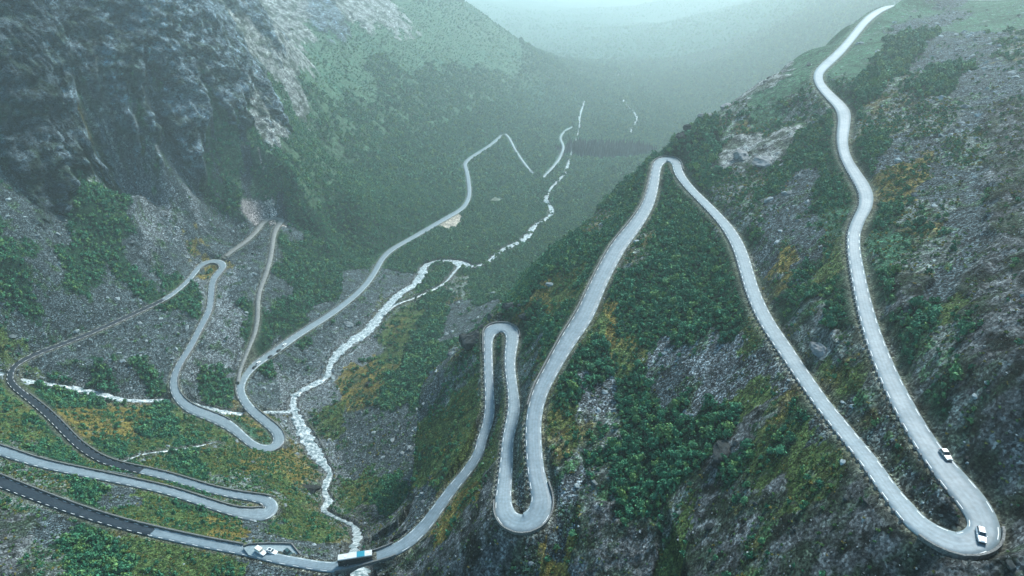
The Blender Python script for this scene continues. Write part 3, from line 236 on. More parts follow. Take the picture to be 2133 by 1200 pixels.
# ---- land cover: nearest surveyed patch, borders roughened by noise
KEYS = 'DRPFGSLOYBKXCW'
sx = []; sk = []
for k, L in SEEDS.items():
    for q in L: sx.append(q); sk.append(KEYS.index(k))
sx = np.array(sx, float); sk = np.array(sk)
s_th = np.arctan2(sx[:, 0], sx[:, 1]); s_lr = np.log(np.hypot(sx[:, 0], sx[:, 1])) * 0.42
M = 420
ct, cl = np.meshgrid(np.linspace(TH0, TH1, M), np.linspace(lr[0], lr[-1], M))
dd = (ct[..., None] - s_th) ** 2 + (cl[..., None] * 0.42 - s_lr) ** 2
near = np.argmin(dd, axis=-1); del dd
wx = fbm(X / 26, Yg / 26, 4, .6); wy = fbm(X / 26 + 77, Yg / 26 + 31, 4, .6)
wX = fbm(TH * 9 + 5, LR * 5 + 9, 5, .62); wY = fbm(TH * 9 + 71, LR * 5 + 3, 5, .62)
sc_ = np.clip(RR / 500, .35, 1.0)
ti = (TH + (wx * .022 + wX * .035 * np.clip(RR / 400, 1, 1.6)) / np.sqrt(sc_) - TH0) / (TH1 - TH0) * (M - 1)
li = (LR + (wy * .05 + wY * .06) / np.sqrt(sc_) - lr[0]) / (lr[-1] - lr[0]) * (M - 1)
CLS = sk[near[np.clip(np.rint(li), 0, M - 1).astype(int), np.clip(np.rint(ti), 0, M - 1).astype(int)]]
CLS = np.where((RR > 950) & (X > np.interp(Yg, [900, 2300], [-60, 330])), KEYS.index('F'), CLS)
def isc(ch): return np.isin(CLS, [KEYS.index(c) for c in ch]).astype(np.float32)

# ---- lines: roads, track, rivers
def smooth_line(P, n=6):
    P = np.array(P, float); out = []; m = len(P)
    for i in range(m - 1):
        p0, p1, p2, p3 = P[max(i - 1, 0)], P[i], P[i + 1], P[min(i + 2, m - 1)]
        for k in range(n):
            t = k / n
            out.append(.5 * ((2 * p1) + (p2 - p0) * t + (2 * p0 - 5 * p1 + 4 * p2 - p3) * t * t + (3 * p1 - p0 - 3 * p2 + p3) * t ** 3))
    out.append(P[-1]); return np.array(out)
SL = {k: smooth_line(v) for k, v in LINES.items()}
def fair(P, n=4, cols=(0, 1, 2, 3)):
    P = P.copy()
    for _ in range(n):
        for c in cols: P[1:-1, c] = (P[:-2, c] + 2 * P[1:-1, c] + P[2:, c]) / 4
    return P
for k in SL: SL[k] = fair(SL[k], 6 if k == 'main' else 3)
def sstep_(a, b, v):
    t = np.clip((v - a) / (b - a), 0, 1); return t * t * (3 - 2 * t)
# ---- relief
def blur(A, n=2):
    for _ in range(n):
        A[1:-1] = (A[:-2] + 2 * A[1:-1] + A[2:]) / 4; A[:, 1:-1] = (A[:, :-2] + 2 * A[:, 1:-1] + A[:, 2:]) / 4
    return A
w_crag = blur(isc('DR'), 6); w_pale = blur(isc('P'), 6); w_dark = blur(isc('K'), 4); w_scr = blur(isc('SLB'), 3); w_mix = blur(isc('X'), 3)
w_for = blur(isc('FC'), 2); w_heath = blur(isc('OYG'), 2)
far = np.clip((RR - 300) / 500, 0, 1)
n_big = fbm(X / 85, Yg / 85, 5, .55, ridged=True)
n_mid = fbm((X * .8 - Yg * .6) / 13 + 3, (X * .6 + Yg * .8) / 34, 5, .6, ridged=True)
n_sml = fbm(X / 6.5, Yg / 6.5 + 8, 4, .62)
n_fin = fbm(X / 2.2, Yg / 2.2 + 8, 3, .65)
# bedding of the rock: ribs running down the wall
rib_u = (X * .94 - Yg * .34); rib_v = (X * .34 + Yg * .94)
n_rib = fbm(rib_v / 16 + n_sml * .15, rib_u / 150, 5, .62, ridged=True)
uw = X * .5 + Yg * .866; vw = H * 1.25
c_big = fbm(uw / 95 + vw / 400, vw / 60, 5, .58, ridged=True); c_mid = fbm(uw / 26 - vw / 60, vw / 15 + 4, 5, .62, ridged=True); c_sml = fbm(uw / 7 + 50, vw / 5 - uw / 30, 4, .65, ridged=True)
left = (X < -30) & (RR > 430)
rv = SL['river'][:, :2]; o_ = np.argsort(rv[:, 1]); xr = np.interp(Yg, rv[o_, 1], rv[o_, 0])
hill = X > xr + 12
mount = (~hill) & (X < xr - 30) & (((Yg > 560) & (H > -300 - .09 * (Yg - 700))) | ((X < -330) & (H > -262)))
leftw = blur((mount & (TH > math.radians(-24))).astype(np.float32), 10)
H = H + n_big * (4 * w_crag * far + 3.0 * w_pale * far + 1.6 * w_dark) + n_mid * (2.0 * w_crag * far + 2.2 * w_pale + 2.6 * w_dark + 1.3 * w_mix + .5 * w_heath)
H = H + n_rib * leftw * (5 * w_crag + 6 * w_pale + 4.0 * w_heath + 9.0 * w_for * np.clip((RR - 600) / 400, 0, 1))
H = H + n_sml * (1.4 * w_crag + 1.1 * w_pale + 1.2 * w_dark + .55 * w_scr + .8 * w_mix + .4 * w_heath + .5 * w_for)
H = H + n_fin * (.8 * w_crag + .35 * w_pale + .45 * w_dark + .4 * w_scr + .35 * w_mix + .12 * w_heath)
OUT = (c_big * 15 + c_mid * 9 + c_sml * 4) * w_crag * (mount | (X < -200)) * np.clip((RR - 520) / 60, 0, 1) + (c_mid * 3 + c_sml * 2.5) * w_pale * mount
H = H + (fbm(X / 900, Yg / 900, 5, .5) * 60 + fbm(X / 260, Yg / 260, 3) * 15) * sstep_(2500, 5200, RR)
cap = 30.0
H = np.where(H > 0, cap * (1 - np.exp(-np.maximum(H, 0) / cap)), H)

BR0, BR1 = 124 * 6 - 3, 125 * 6 + 3           # span of the bridge
BIG = 1e3
LO = np.full(H.shape, -1e9); HI = np.full(H.shape, 1e9)
DR = np.full(H.shape, BIG); ZR = np.zeros(H.shape)       # distance beyond road edge, road height
DW = np.full(H.shape, BIG); ZW = np.zeros(H.shape)
def carve(P, kind, s_up, s_dn, skip=None, reach=36.0):
    for i in range(len(P) - 1):
        if skip and skip[0] <= i < skip[1]: continue
        a, b = P[i], P[i + 1]; mid = (a + b) / 2; rm = math.hypot(mid[0], mid[1]); L = math.hypot(b[0] - a[0], b[1] - a[1])
        if rm < R0: continue
        R = reach + L / 2 + .01 * rm
        t = math.atan2(mid[0], mid[1]); dt = R / max(rm - R, 20)
        j0 = max(int((t - dt - TH0) / (TH1 - TH0) * (NT - 1)), 0); j1 = min(int((t + dt - TH0) / (TH1 - TH0) * (NT - 1)) + 2, NT)
        i0 = int(np.interp(math.log(max(rm - R, R0)), lr, ROW))
        i1 = min(int(np.interp(math.log(rm + R), lr, ROW)) + 2, NR)
        if j1 <= j0 or i1 <= i0: continue
        sl = (slice(i0, i1), slice(j0, j1)); x = X[sl]; y = Yg[sl]
        dx, dy = b[0] - a[0], b[1] - a[1]; q = np.clip(((x - a[0]) * dx + (y - a[1]) * dy) / (L * L + 1e-6), 0, 1)
        d = np.hypot(x - a[0] - q * dx, y - a[1] - q * dy) - (a[3] + (b[3] - a[3]) * q)
        z = a[2] + (b[2] - a[2]) * q
        band = (.7 if kind == 'road' else .2) + .0035 * RR[sl]
        e = np.maximum(d - band, 0); ok = e < reach
        LO[sl] = np.where(ok, np.maximum(LO[sl], z - .3 - s_dn * e), LO[sl]); HI[sl] = np.where(ok, np.minimum(HI[sl], z - .3 + s_up * e), HI[sl])
        D_, Z_ = (DR, ZR) if kind == 'road' else (DW, ZW)
        m = d < D_[sl]; D_[sl] = np.where(m, d, D_[sl]); Z_[sl] = np.where(m, z, Z_[sl])
for k in ('main', 'far', 'far_two', 'track'):
    carve(SL[k], 'road', 1.5, 1.15 if k == 'main' else .8, (BR0, BR1) if k == 'main' else None)
for k in ('river', 'side', 'trib', 'brook', 'rfar'):
    carve(SL[k], 'water', 1.1 if k == 'river' else .8, .8, reach=26 if k == 'river' else 12 if k == 'trib' else 4)
conf = LO > HI
H = np.clip(H, np.where(conf, -1e9, LO), np.where(conf, 1e9, HI))
H = np.where(conf, np.where(DR < DW, np.minimum(np.maximum(H, ZR - .3 - 1.3 * np.maximum(DR - .8, 0)), ZR - .3 + 1.3 * np.maximum(DR - .8, 0)), ZW - .3 + .9 * np.maximum(DW, 0)), H)
flat_r = DR < (.7 + .0035 * RR); flat_w = (DW < .1 + .002 * RR) & ~flat_r
H = np.where(flat_r & ~(DW < -0.5), ZR - .28 - .0006 * RR, H); H = np.where((DW < .1 + .002 * RR) & (~flat_r), ZW - .3 - .0008 * RR, H)
Zg = H + CAMZ
def gidx(x, y):
    r = np.hypot(x, y); t = np.arctan2(x, y)
    return np.interp(np.log(np.maximum(r, R0)), lr, ROW), (t - TH0) / (TH1 - TH0) * (NT - 1)
def samp(A, x, y):
    i, j = gidx(np.asarray(x, float), np.asarray(y, float))
    i = np.clip(i, 0, NR - 1.001); j = np.clip(j, 0, NT - 1.001); i0 = i.astype(int); j0 = j.astype(int); fi = i - i0; fj = j - j0
    return (A[i0, j0] * (1 - fj) + A[i0, j0 + 1] * fj) * (1 - fi) + (A[i0 + 1, j0] * (1 - fj) + A[i0 + 1, j0 + 1] * fj) * fi
def ground(x, y): return float(samp(Zg, x, y))

# ---- colour of the cover (albedo), from the classes plus noise
ALB = dict(D=(.026, .050, .062), R=(.080, .138, .172), P=(.25, .27, .26), F=(.014, .046, .024), G=(.036, .098, .056), S=(.042, .058, .062), L=(.10, .118, .124),  # F and S ground darkened to paint shade between crowns and stones
           O=(.058, .092, .030), Y=(.13, .108, .030), B=(.40, .34, .30), K=(.016, .024, .019), X=(.048, .105, .048), C=(.010, .028, .028), W=(.34, .36, .32))  # K: dark rock, its albedo lowered further to imitate the lower corners' vignette
A_ = np.array([ALB[c] for c in KEYS], np.float32)
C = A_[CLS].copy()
def mixc(C, col, w): return C * (1 - w[..., None]) + np.array(col, np.float32) * w[..., None]
def sstep(a, b, v): t = np.clip((v - a) / (b - a), 0, 1); return t * t * (3 - 2 * t)
nA = fbm(X / 12 + 40, Yg / 12, 5, .62); nB = fbm(X / 4 + 4, Yg / 4 + 60, 4, .65); nC = fbm(X / 34 + 40, Yg / 34 + 7, 4, .55)
cg = (isc('DRP') > .5) & (X < 0)
nA = np.where(cg, fbm(uw / 17, vw / 11, 5, .62), nA); nB = np.where(cg, fbm(uw / 5, vw / 3.5 + 9, 4, .65), nB); nC = np.where(cg, fbm(uw / 48 + 3, vw / 34, 4, .55), nC)
rock_n = fbm(X / 9 + 9, Yg / 9 + 90, 4, .65, ridged=True)
rockish = isc('DRPKX')
C = mixc(C, (.15, .165, .17), sstep(.2, .55, rock_n) * .75 * isc('KX'))
C = mixc(C, (.30, .34, .36), sstep(.1, .5, c_mid * .6 + c_sml * .7 + .22) * .3 * isc('DR') * np.where(isc('D') > .5, .5, 1))
C = mixc(C, (.028, .048, .026), sstep(-.05, .15, nA + .5 * nC) * .8 * isc('DRPKX'))           # moss and grass on ledges
C = mixc(C, (.030, .056, .028), sstep(.14, .26, nA + .4 * nB) * .9 * isc('SL'))               # tufts in the scree
C = mixc(C, (.16, .16, .155), sstep(.18, .35, nA * .7 + nB * .5) * .7 * isc('OYG'))               # stones in the heath
C = mixc(C, (.12, .095, .028), sstep(.12, .4, nC + .5 * nA) * .7 * isc('OX'))                # autumn grass
C = mixc(C, (.030, .052, .022), sstep(.05, .25, nA - .4 * nC) * .8 * isc('OY'))
C = mixc(C, (.022, .062, .036), sstep(.0, .35, -nC + .5 * n_rib * leftw) * .7 * isc('G'))
C = mixc(C, (.05, .085, .035), sstep(.1, .4, nC) * .5 * isc('F'))
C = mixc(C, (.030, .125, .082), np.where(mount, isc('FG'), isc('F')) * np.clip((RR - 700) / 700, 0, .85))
C = mixc(C, (.075, .130, .075), sstep(.05, .45, n_rib + .3 * nC) * .75 * leftw * isc('FG'))
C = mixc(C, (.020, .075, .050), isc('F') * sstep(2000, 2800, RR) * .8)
C *= (1 + .55 * nB[..., None] * (isc('SLKXRDP')[..., None] * .8 + .35)) * (1 + .25 * nC[..., None])
slx = np.gradient(H, axis=0) / np.maximum(np.gradient(RR, axis=0), .1)
wat = np.exp(-np.maximum(DW, 0) / 4.0) * (DW < 30) * isc('SLFXOKYG')
C = mixc(C, (.10, .105, .10), wat * .8)
def patch(cx, cy, rx, ry, rot, col, w=1.0, cls='B'):
    global C
    dx, dy = X - cx, Yg - cy; ca, sa = math.cos(rot), math.sin(rot); e = np.hypot((dx * ca + dy * sa) / rx, (-dx * sa + dy * ca) / ry) + nA * .25
    C = mixc(C, col, sstep(1.15, .8, e) * w); CLS[e < .95] = KEYS.index(cls)
patch(-85, 893, 13, 30, -.3, (.38, .34, .28)); patch(BARE[0], BARE[1], 17, 11, .9, (.20, .19, .185)); patch(-25, 1000, 10, 14, 0, (.20, .21, .17), .6)
patch(395, 2330, 70, 25, 0, (.20, .24, .19), .8, 'W'); patch(190, 1345, 105, 62, .05, (.010, .040, .048), 1, 'C')
vergew = sstep(3.2, 1.0, DR + nB * 1.2)
C = mixc(C, (.11, .115, .09), vergew * .7)
C = np.clip(C, .004, .8).astype(np.float32)
# ---- split into hillside, valley floor and mountain
part_id = np.where(hill, 0, np.where(mount, 2, 1))
CR = np.clip(w_crag + .55 * w_pale + .30 * w_dark + .16 * w_mix, 0, 1)
ST = np.clip(w_scr + .4 * w_mix + .3 * w_dark + .15 * w_heath, 0, 1)
VV = np.stack([X + OUT * .82, Yg - OUT * .5, Zg], -1).astype(np.float32)
idx = np.arange(NR * NT).reshape(NR, NT)
quads = np.stack([idx[:-1, :-1], idx[:-1, 1:], idx[1:, 1:], idx[1:, :-1]], -1).reshape(-1, 4)
qid = part_id[:-1, :-1].ravel()

def land_material():
    m = bpy.data.materials.new('land_cover'); m.use_nodes = True
    n, l = m.node_tree.nodes, m.node_tree.links; p = n['Principled BSDF']; p.inputs['Roughness'].default_value = .85; p.inputs['Specular IOR Level'].default_value = .08
    a = n.new('ShaderNodeAttribute'); a.attribute_name = 'cover'; g = n.new('ShaderNodeNewGeometry')
    def noise(s, d=5, r=.6):
        t = n.new('ShaderNodeTexNoise'); t.inputs['Scale'].default_value = s; t.inputs['Detail'].default_value = d; t.inputs['Roughness'].default_value = r
        l.new(g.outputs['Position'], t.inputs['Vector']); return t.outputs['Fac']
    def mr(v, a0, a1, b0, b1):
        r = n.new('ShaderNodeMapRange'); l.new(v, r.inputs[0])
        for k, q in zip((1, 2, 3, 4), (a0, a1, b0, b1)): r.inputs[k].default_value = q
        return r.outputs[0]
    v9 = n.new('ShaderNodeTexVoronoi'); v9.inputs['Scale'].default_value = .42; l.new(g.outputs['Position'], v9.inputs['Vector']); v8 = n.new('ShaderNodeSeparateColor'); l.new(v9.outputs['Color'], v8.inputs[0]); k9 = mr(v8.outputs[1], 0, 1, .55, 1.5)
    vo = n.new('ShaderNodeTexVoronoi'); vo.inputs['Scale'].default_value = 1.5; vo.inputs['Randomness'].default_value = 1.0; l.new(g.outputs['Position'], vo.inputs['Vector'])
    v2 = n.new('ShaderNodeSeparateColor'); l.new(vo.outputs['Color'], v2.inputs[0])
    k1 = mr(noise(1.3, 6, .7), .32, .68, .2, 1.9); pw = n.new('ShaderNodeMath'); pw.operation = 'POWER'; l.new(v2.outputs[0], pw.inputs[0]); pw.inputs[1].default_value = 2.6; ka = mr(pw.outputs[0], 0, 1, .3, 3.4); kb = mr(v2.outputs[0], 0, 1, .5, 1.5)
    sa = n.new('ShaderNodeAttribute'); sa.attribute_name = 'stony'; km = n.new('ShaderNodeMix'); km.data_type = 'FLOAT'; l.new(sa.outputs['Fac'], km.inputs[0]); l.new(kb, km.inputs[2]); l.new(ka, km.inputs[3]); k2 = km.outputs[0]
    m9 = n.new('ShaderNodeMath'); m9.operation = 'MULTIPLY'; l.new(k1, m9.inputs[0]); l.new(k9, m9.inputs[1])
    mu = n.new('ShaderNodeMath'); mu.operation = 'MULTIPLY'; l.new(m9.outputs[0], mu.inputs[0]); l.new(k2, mu.inputs[1])
    s = n.new('ShaderNodeVectorMath'); s.operation = 'SCALE'; l.new(a.outputs['Color'], s.inputs[0]); l.new(mu.outputs[0], s.inputs['Scale'])
    ca = n.new('ShaderNodeAttribute'); ca.attribute_name = 'crag'
    mp = n.new('ShaderNodeMapping'); mp.inputs['Rotation'].default_value = (.5, .35, .6); mp.inputs['Scale'].default_value = (1, 1, 2.6); l.new(g.outputs['Position'], mp.inputs['Vector'])
    cn = n.new('ShaderNodeTexNoise'); cn.inputs['Scale'].default_value = .06; cn.inputs['Detail'].default_value = 11; cn.inputs['Roughness'].default_value = .72
    l.new(mp.outputs[0], cn.inputs['Vector'])
    wr = n.new('ShaderNodeTexVoronoi'); wr.feature = 'DISTANCE_TO_EDGE'; wr.inputs['Scale'].default_value = .16; l.new(mp.outputs[0], wr.inputs['Vector'])
    ck = mr(wr.outputs['Distance'], 0, .12, 0, 1)
    cv = n.new('ShaderNodeMath'); cv.operation = 'MULTIPLY_ADD'; l.new(ck, cv.inputs[0]); cv.inputs[1].default_value = .06; l.new(cn.outputs['Fac'], cv.inputs[2])
    tone = mr(cv.outputs[0], .40, .70, .25, 2.5)
    tm = n.new('ShaderNodeMix'); tm.data_type = 'FLOAT'; l.new(ca.outputs['Fac'], tm.inputs[0]); tm.inputs[2].default_value = 1.0; l.new(tone, tm.inputs[3])
    s2 = n.new('ShaderNodeVectorMath'); s2.operation = 'SCALE'; l.new(s.outputs[0], s2.inputs[0]); l.new(tm.outputs[0], s2.inputs['Scale'])
    l.new(s2.outputs[0], p.inputs['Base Color'])
    ad = n.new('ShaderNodeMath'); ad.operation = 'ADD'; l.new(mr(noise(.9, 8, .68), 0, 1, 0, 1.6), ad.inputs[0]); l.new(mr(vo.outputs['Distance'], 0, 1, .5, 0), ad.inputs[1])
    b = n.new('ShaderNodeBump'); b.inputs['Strength'].default_value = 1; b.inputs['Distance'].default_value = 1.1; l.new(ad.outputs[0], b.inputs['Height'])
    hm = n.new('ShaderNodeMath'); hm.operation = 'MULTIPLY'; l.new(cv.outputs[0], hm.inputs[0]); l.new(ca.outputs['Fac'], hm.inputs[1])
    b3 = n.new('ShaderNodeBump'); b3.inputs['Strength'].default_value = 1; b3.inputs['Distance'].default_value = 16.0; l.new(hm.outputs[0], b3.inputs['Height']); l.new(b.outputs[0], b3.inputs['Normal'])
    l.new(b3.outputs[0], p.inputs['Normal'])
    return m
LAND = land_material()
for pid, nm in ((0, 'hillside'), (1, 'valley_floor'), (2, 'mountain')):
    q = quads[qid == pid]; used, inv = np.unique(q, return_inverse=True)
    me = mesh_np(nm, VV.reshape(-1, 3)[used], inv.reshape(-1, 4), smooth=True)
    at = me.color_attributes.new('cover', 'FLOAT_COLOR', 'POINT')
    at.data.foreach_set('color', np.c_[C.reshape(-1, 3)[used], np.ones(len(used), np.float32)].astype(np.float32).ravel())
    a2 = me.attributes.new('crag', 'FLOAT', 'POINT'); a2.data.foreach_set('value', CR.ravel()[used].astype(np.float32))
    a3 = me.attributes.new('stony', 'FLOAT', 'POINT'); a3.data.foreach_set('value', ST.ravel()[used].astype(np.float32))
    tag(link(nm, me, LAND), kind='structure')
print('land', time.time() - _T0)

# ============================================================ roads
def ribbon(P, off0, off1, dz, z_skirt=None, ncross=2):
    """strip between the signed offsets off0..off1 (arrays, metres to the left of travel)"""
    P = np.asarray(P); T = np.gradient(P[:, :2], axis=0); T /= np.linalg.norm(T, axis=1)[:, None] + 1e-9; N = np.c_[-T[:, 1], T[:, 0]]
    V = []
    for k in range(ncross):
        o = off0 + (off1 - off0) * k / (ncross - 1)
        V.append(np.c_[P[:, :2] + N * np.reshape(o, (-1, 1)), P[:, 2] + dz + CAMZ])
    V = np.stack(V, 1)
    if z_skirt is not None:
        a = V[:, :1].copy(); a[..., 2] -= z_skirt; b = V[:, -1:].copy(); b[..., 2] -= z_skirt; V = np.concatenate([a, V, b], 1)
    n, c = V.shape[:2]; id_ = np.arange(n * c).reshape(n, c)
    Fq = np.stack([id_[:-1, :-1], id_[1:, :-1], id_[1:, 1:], id_[:-1, 1:]], -1).reshape(-1, 4)
    return V.reshape(-1, 3), Fq[:, ::-1]
def asphalt(name, c0, c1, rough, wet):
    m = bpy.data.materials.new(name); m.use_nodes = True; n, l = m.node_tree.nodes, m.node_tree.links; p = n['Principled BSDF']
    g = n.new('ShaderNodeNewGeometry')
    def noise(s, d=4):
        t = n.new('ShaderNodeTexNoise'); t.inputs['Scale'].default_value = s; t.inputs['Detail'].default_value = d; l.new(g.outputs['Position'], t.inputs['Vector']); return t.outputs['Fac']
    r = n.new('ShaderNodeValToRGB'); r.color_ramp.elements[0].position = .35; r.color_ramp.elements[1].position = .65
    r.color_ramp.elements[0].color = (*c0, 1); r.color_ramp.elements[1].color = (*c1, 1); l.new(noise(.22, 6), r.inputs[0]); l.new(r.outputs[0], p.inputs['Base Color'])
    q = n.new('ShaderNodeMapRange'); q.inputs[1].default_value = .35; q.inputs[2].default_value = .65; q.inputs[3].default_value = rough - .04; q.inputs[4].default_value = rough + .06; l.new(noise(.12, 5), q.inputs[0]); l.new(q.outputs[0], p.inputs['Roughness'])
    ac = n.new('ShaderNodeAttribute'); ac.attribute_name = 'across'; tr = n.new('ShaderNodeValToRGB'); e = tr.color_ramp.elements
    e[0].position = 0; e[0].color = (1.25, 1.22, 1.15, 1); e[1].position = 1; e[1].color = (1.25, 1.22, 1.15, 1)
    for q_, v_ in ((.07, 1.02), (.2, .86), (.33, 1.0), (.42, .88), (.5, 1.06), (.58, .88), (.67, 1.0), (.8, .86), (.93, 1.02)): k_ = e.new(q_); k_.color = (v_, v_, v_, 1)
    l.new(ac.outputs['Fac'], tr.inputs[0]); mm = n.new('ShaderNodeVectorMath'); mm.operation = 'MULTIPLY'; l.new(r.outputs[0], mm.inputs[0]); l.new(tr.outputs[0], mm.inputs[1])
    st = n.new('ShaderNodeMapRange'); st.inputs[1].default_value = .3; st.inputs[2].default_value = .7; st.inputs[3].default_value = .82; st.inputs[4].default_value = 1.15; l.new(noise(.9, 5), st.inputs[0])
    m2 = n.new('ShaderNodeVectorMath'); m2.operation = 'SCALE'; l.new(mm.outputs[0], m2.inputs[0]); l.new(st.outputs[0], m2.inputs['Scale']); l.new(m2.outputs[0], p.inputs['Base Color'])
    p.inputs['Specular IOR Level'].default_value = wet
    b = n.new('ShaderNodeBump'); b.inputs['Distance'].default_value = .02; b.inputs['Strength'].default_value = .6; l.new(noise(6, 3), b.inputs['Height']); l.new(b.outputs[0], p.inputs['Normal'])
    return m
M_ASPH = asphalt('worn_asphalt', (.15, .20, .225), (.185, .235, .26), .6, .3)
M_ASPH_SHADED = asphalt('shaded_asphalt', (.014, .022, .030), (.024, .034, .044), .5, .4)  # near-black copy of the road surface, shade put into its colour
M_GRAV = mat('gravel', (.19, .20, .19), .9, .25, .5, .05, 3, vcoord='Object')
P = SL['main']
shade_a = np.zeros(len(P))       # stretches where shade is painted in as near-black asphalt
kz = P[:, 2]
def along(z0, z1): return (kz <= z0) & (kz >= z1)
shade_a[along(-242, -256.5)] = 1; shade_a[along(-282.5, -309)] = 1
V, Fq = ribbon(P, -P[:, 3], P[:, 3], 0.0, .5, 5)
me = mesh_np('road', V, Fq, smooth=False)
me.materials.append(M_ASPH); me.materials.append(M_ASPH_SHADED)
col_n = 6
me.polygons.foreach_set('material_index', np.repeat(shade_a[:-1].astype(np.int32), col_n))
me.update()
a_ = me.attributes.new('across', 'FLOAT', 'POINT'); a_.data.foreach_set('value', np.tile(np.r_[0, np.linspace(0, 1, 5), 1], len(P)).astype(np.float32))
ROAD = tag(link('road', me), kind='structure')
for k in ('far', 'far_two'):
    Q = SL[k]; V, Fq = ribbon(Q, -Q[:, 3], Q[:, 3], 0.0, .5, 3); tag(link('road', mesh_np('road', V, Fq), M_ASPH), kind='structure')
Q = SL['track']; V, Fq = ribbon(Q, -Q[:, 3], Q[:, 3], 0.02, .5, 3); tag(link('gravel_track', mesh_np('gravel_track', V, Fq), M_GRAV), kind='structure')

# ============================================================ water
def water_mat():
    m = bpy.data.materials.new('white_water'); m.use_nodes = True; n, l = m.node_tree.nodes, m.node_tree.links; p = n['Principled BSDF']
    g = n.new('ShaderNodeNewGeometry')
    t = n.new('ShaderNodeTexNoise'); t.inputs['Scale'].default_value = .42; t.inputs['Detail'].default_value = 9; t.inputs['Roughness'].default_value = .8; l.new(g.outputs['Position'], t.inputs['Vector'])
    r = n.new('ShaderNodeValToRGB'); e = r.color_ramp.elements; e[0].position = .44; e[1].position = .64; e[0].color = (.05, .10, .11, 1); e[1].color = (.80, .84, .84, 1); l.new(t.outputs['Fac'], r.inputs[0])
    l.new(r.outputs[0], p.inputs['Base Color']); p.inputs['Roughness'].default_value = .35
    b = n.new('ShaderNodeBump'); b.inputs['Distance'].default_value = .25; l.new(t.outputs['Fac'], b.inputs['Height']); l.new(b.outputs[0], p.inputs['Normal'])
    return m
M_WATER = water_mat()
for k in ('river', 'side', 'trib', 'brook', 'rfar'):
    Q = smooth_line(LINES[k], 14); Q[:, 3] = np.maximum(Q[:, 3] * (.82 + .8 * fbm(Q[:, 0] / 5, Q[:, 1] / 5, 4)), .25)
    if k in ('side',): Q[:, 3] *= .6
    n_ = 7; V, Fq = ribbon(Q, -Q[:, 3], Q[:, 3], 0.0, None, n_)
    V[:, 2] += .22 * fbm(V[:, 0] / 1.5, V[:, 1] / 1.5, 3) + .1
    e = np.tile(np.r_[-.25, np.zeros(n_ - 2), -.25], len(Q)); V[:, 2] += e
    tag(link('river' if k == 'river' else 'stream', mesh_np(k, V, Fq, True), M_WATER), kind='structure')

# ============================================================ plants and stones: prototypes
rng = np.random.RandomState(11); random.seed(5)
HIDE = bpy.data.collections.new('prototypes')        # not linked to the scene: only instanced from
def proto(name, me, m):
    o = bpy.data.objects.new(name, me); me.materials.append(m) if m and not me.materials else None; HIDE.objects.link(o); return o
def leaf_mat(name, c0, c1, c2):
    m = bpy.data.materials.new(name); m.use_nodes = True; n, l = m.node_tree.nodes, m.node_tree.links; p = n['Principled BSDF']
    p.inputs['Roughness'].default_value = .75; p.inputs['Specular IOR Level'].default_value = .12
    oi = n.new('ShaderNodeObjectInfo'); r = n.new('ShaderNodeValToRGB'); e = r.color_ramp.elements
    e[0].color = (*c0, 1); e[1].color = (*c2, 1); q = e.new(.55); q.color = (*c1, 1); l.new(oi.outputs['Random'], r.inputs[0])
    g = n.new('ShaderNodeNewGeometry'); mr = n.new('ShaderNodeMapRange'); mr.inputs[3].default_value = .6; mr.inputs[4].default_value = 1.45; l.new(g.outputs['Random Per Island'], mr.inputs[0])
    s = n.new('ShaderNodeVectorMath'); s.operation = 'SCALE'; l.new(r.outputs[0], s.inputs[0]); l.new(mr.outputs[0], s.inputs['Scale']); l.new(s.outputs[0], p.inputs['Base Color'])
    return m
M_LEAF = leaf_mat('birch_leaves', (.024, .115, .062), (.046, .170, .088), (.110, .205, .064))
M_OLIVE = leaf_mat('heath_leaves', (.030, .092, .034), (.062, .125, .036), (.17, .13, .03))
M_CONI = leaf_mat('conifer_needles', (.008, .030, .034), (.010, .040, .044), (.016, .055, .055))
M_BARK = mat('birch_bark', (.28, .27, .24), .85, .4, 6)
M_ROCK = mat('boulder_rock', (.18, .215, .222), .9, .5, 1.1, .12, 3.0, rnd=.45)
M_ROCKD = mat('dark_rock', (.038, .046, .046), .9, .5, .7, .15, 2.5, rnd=.35)
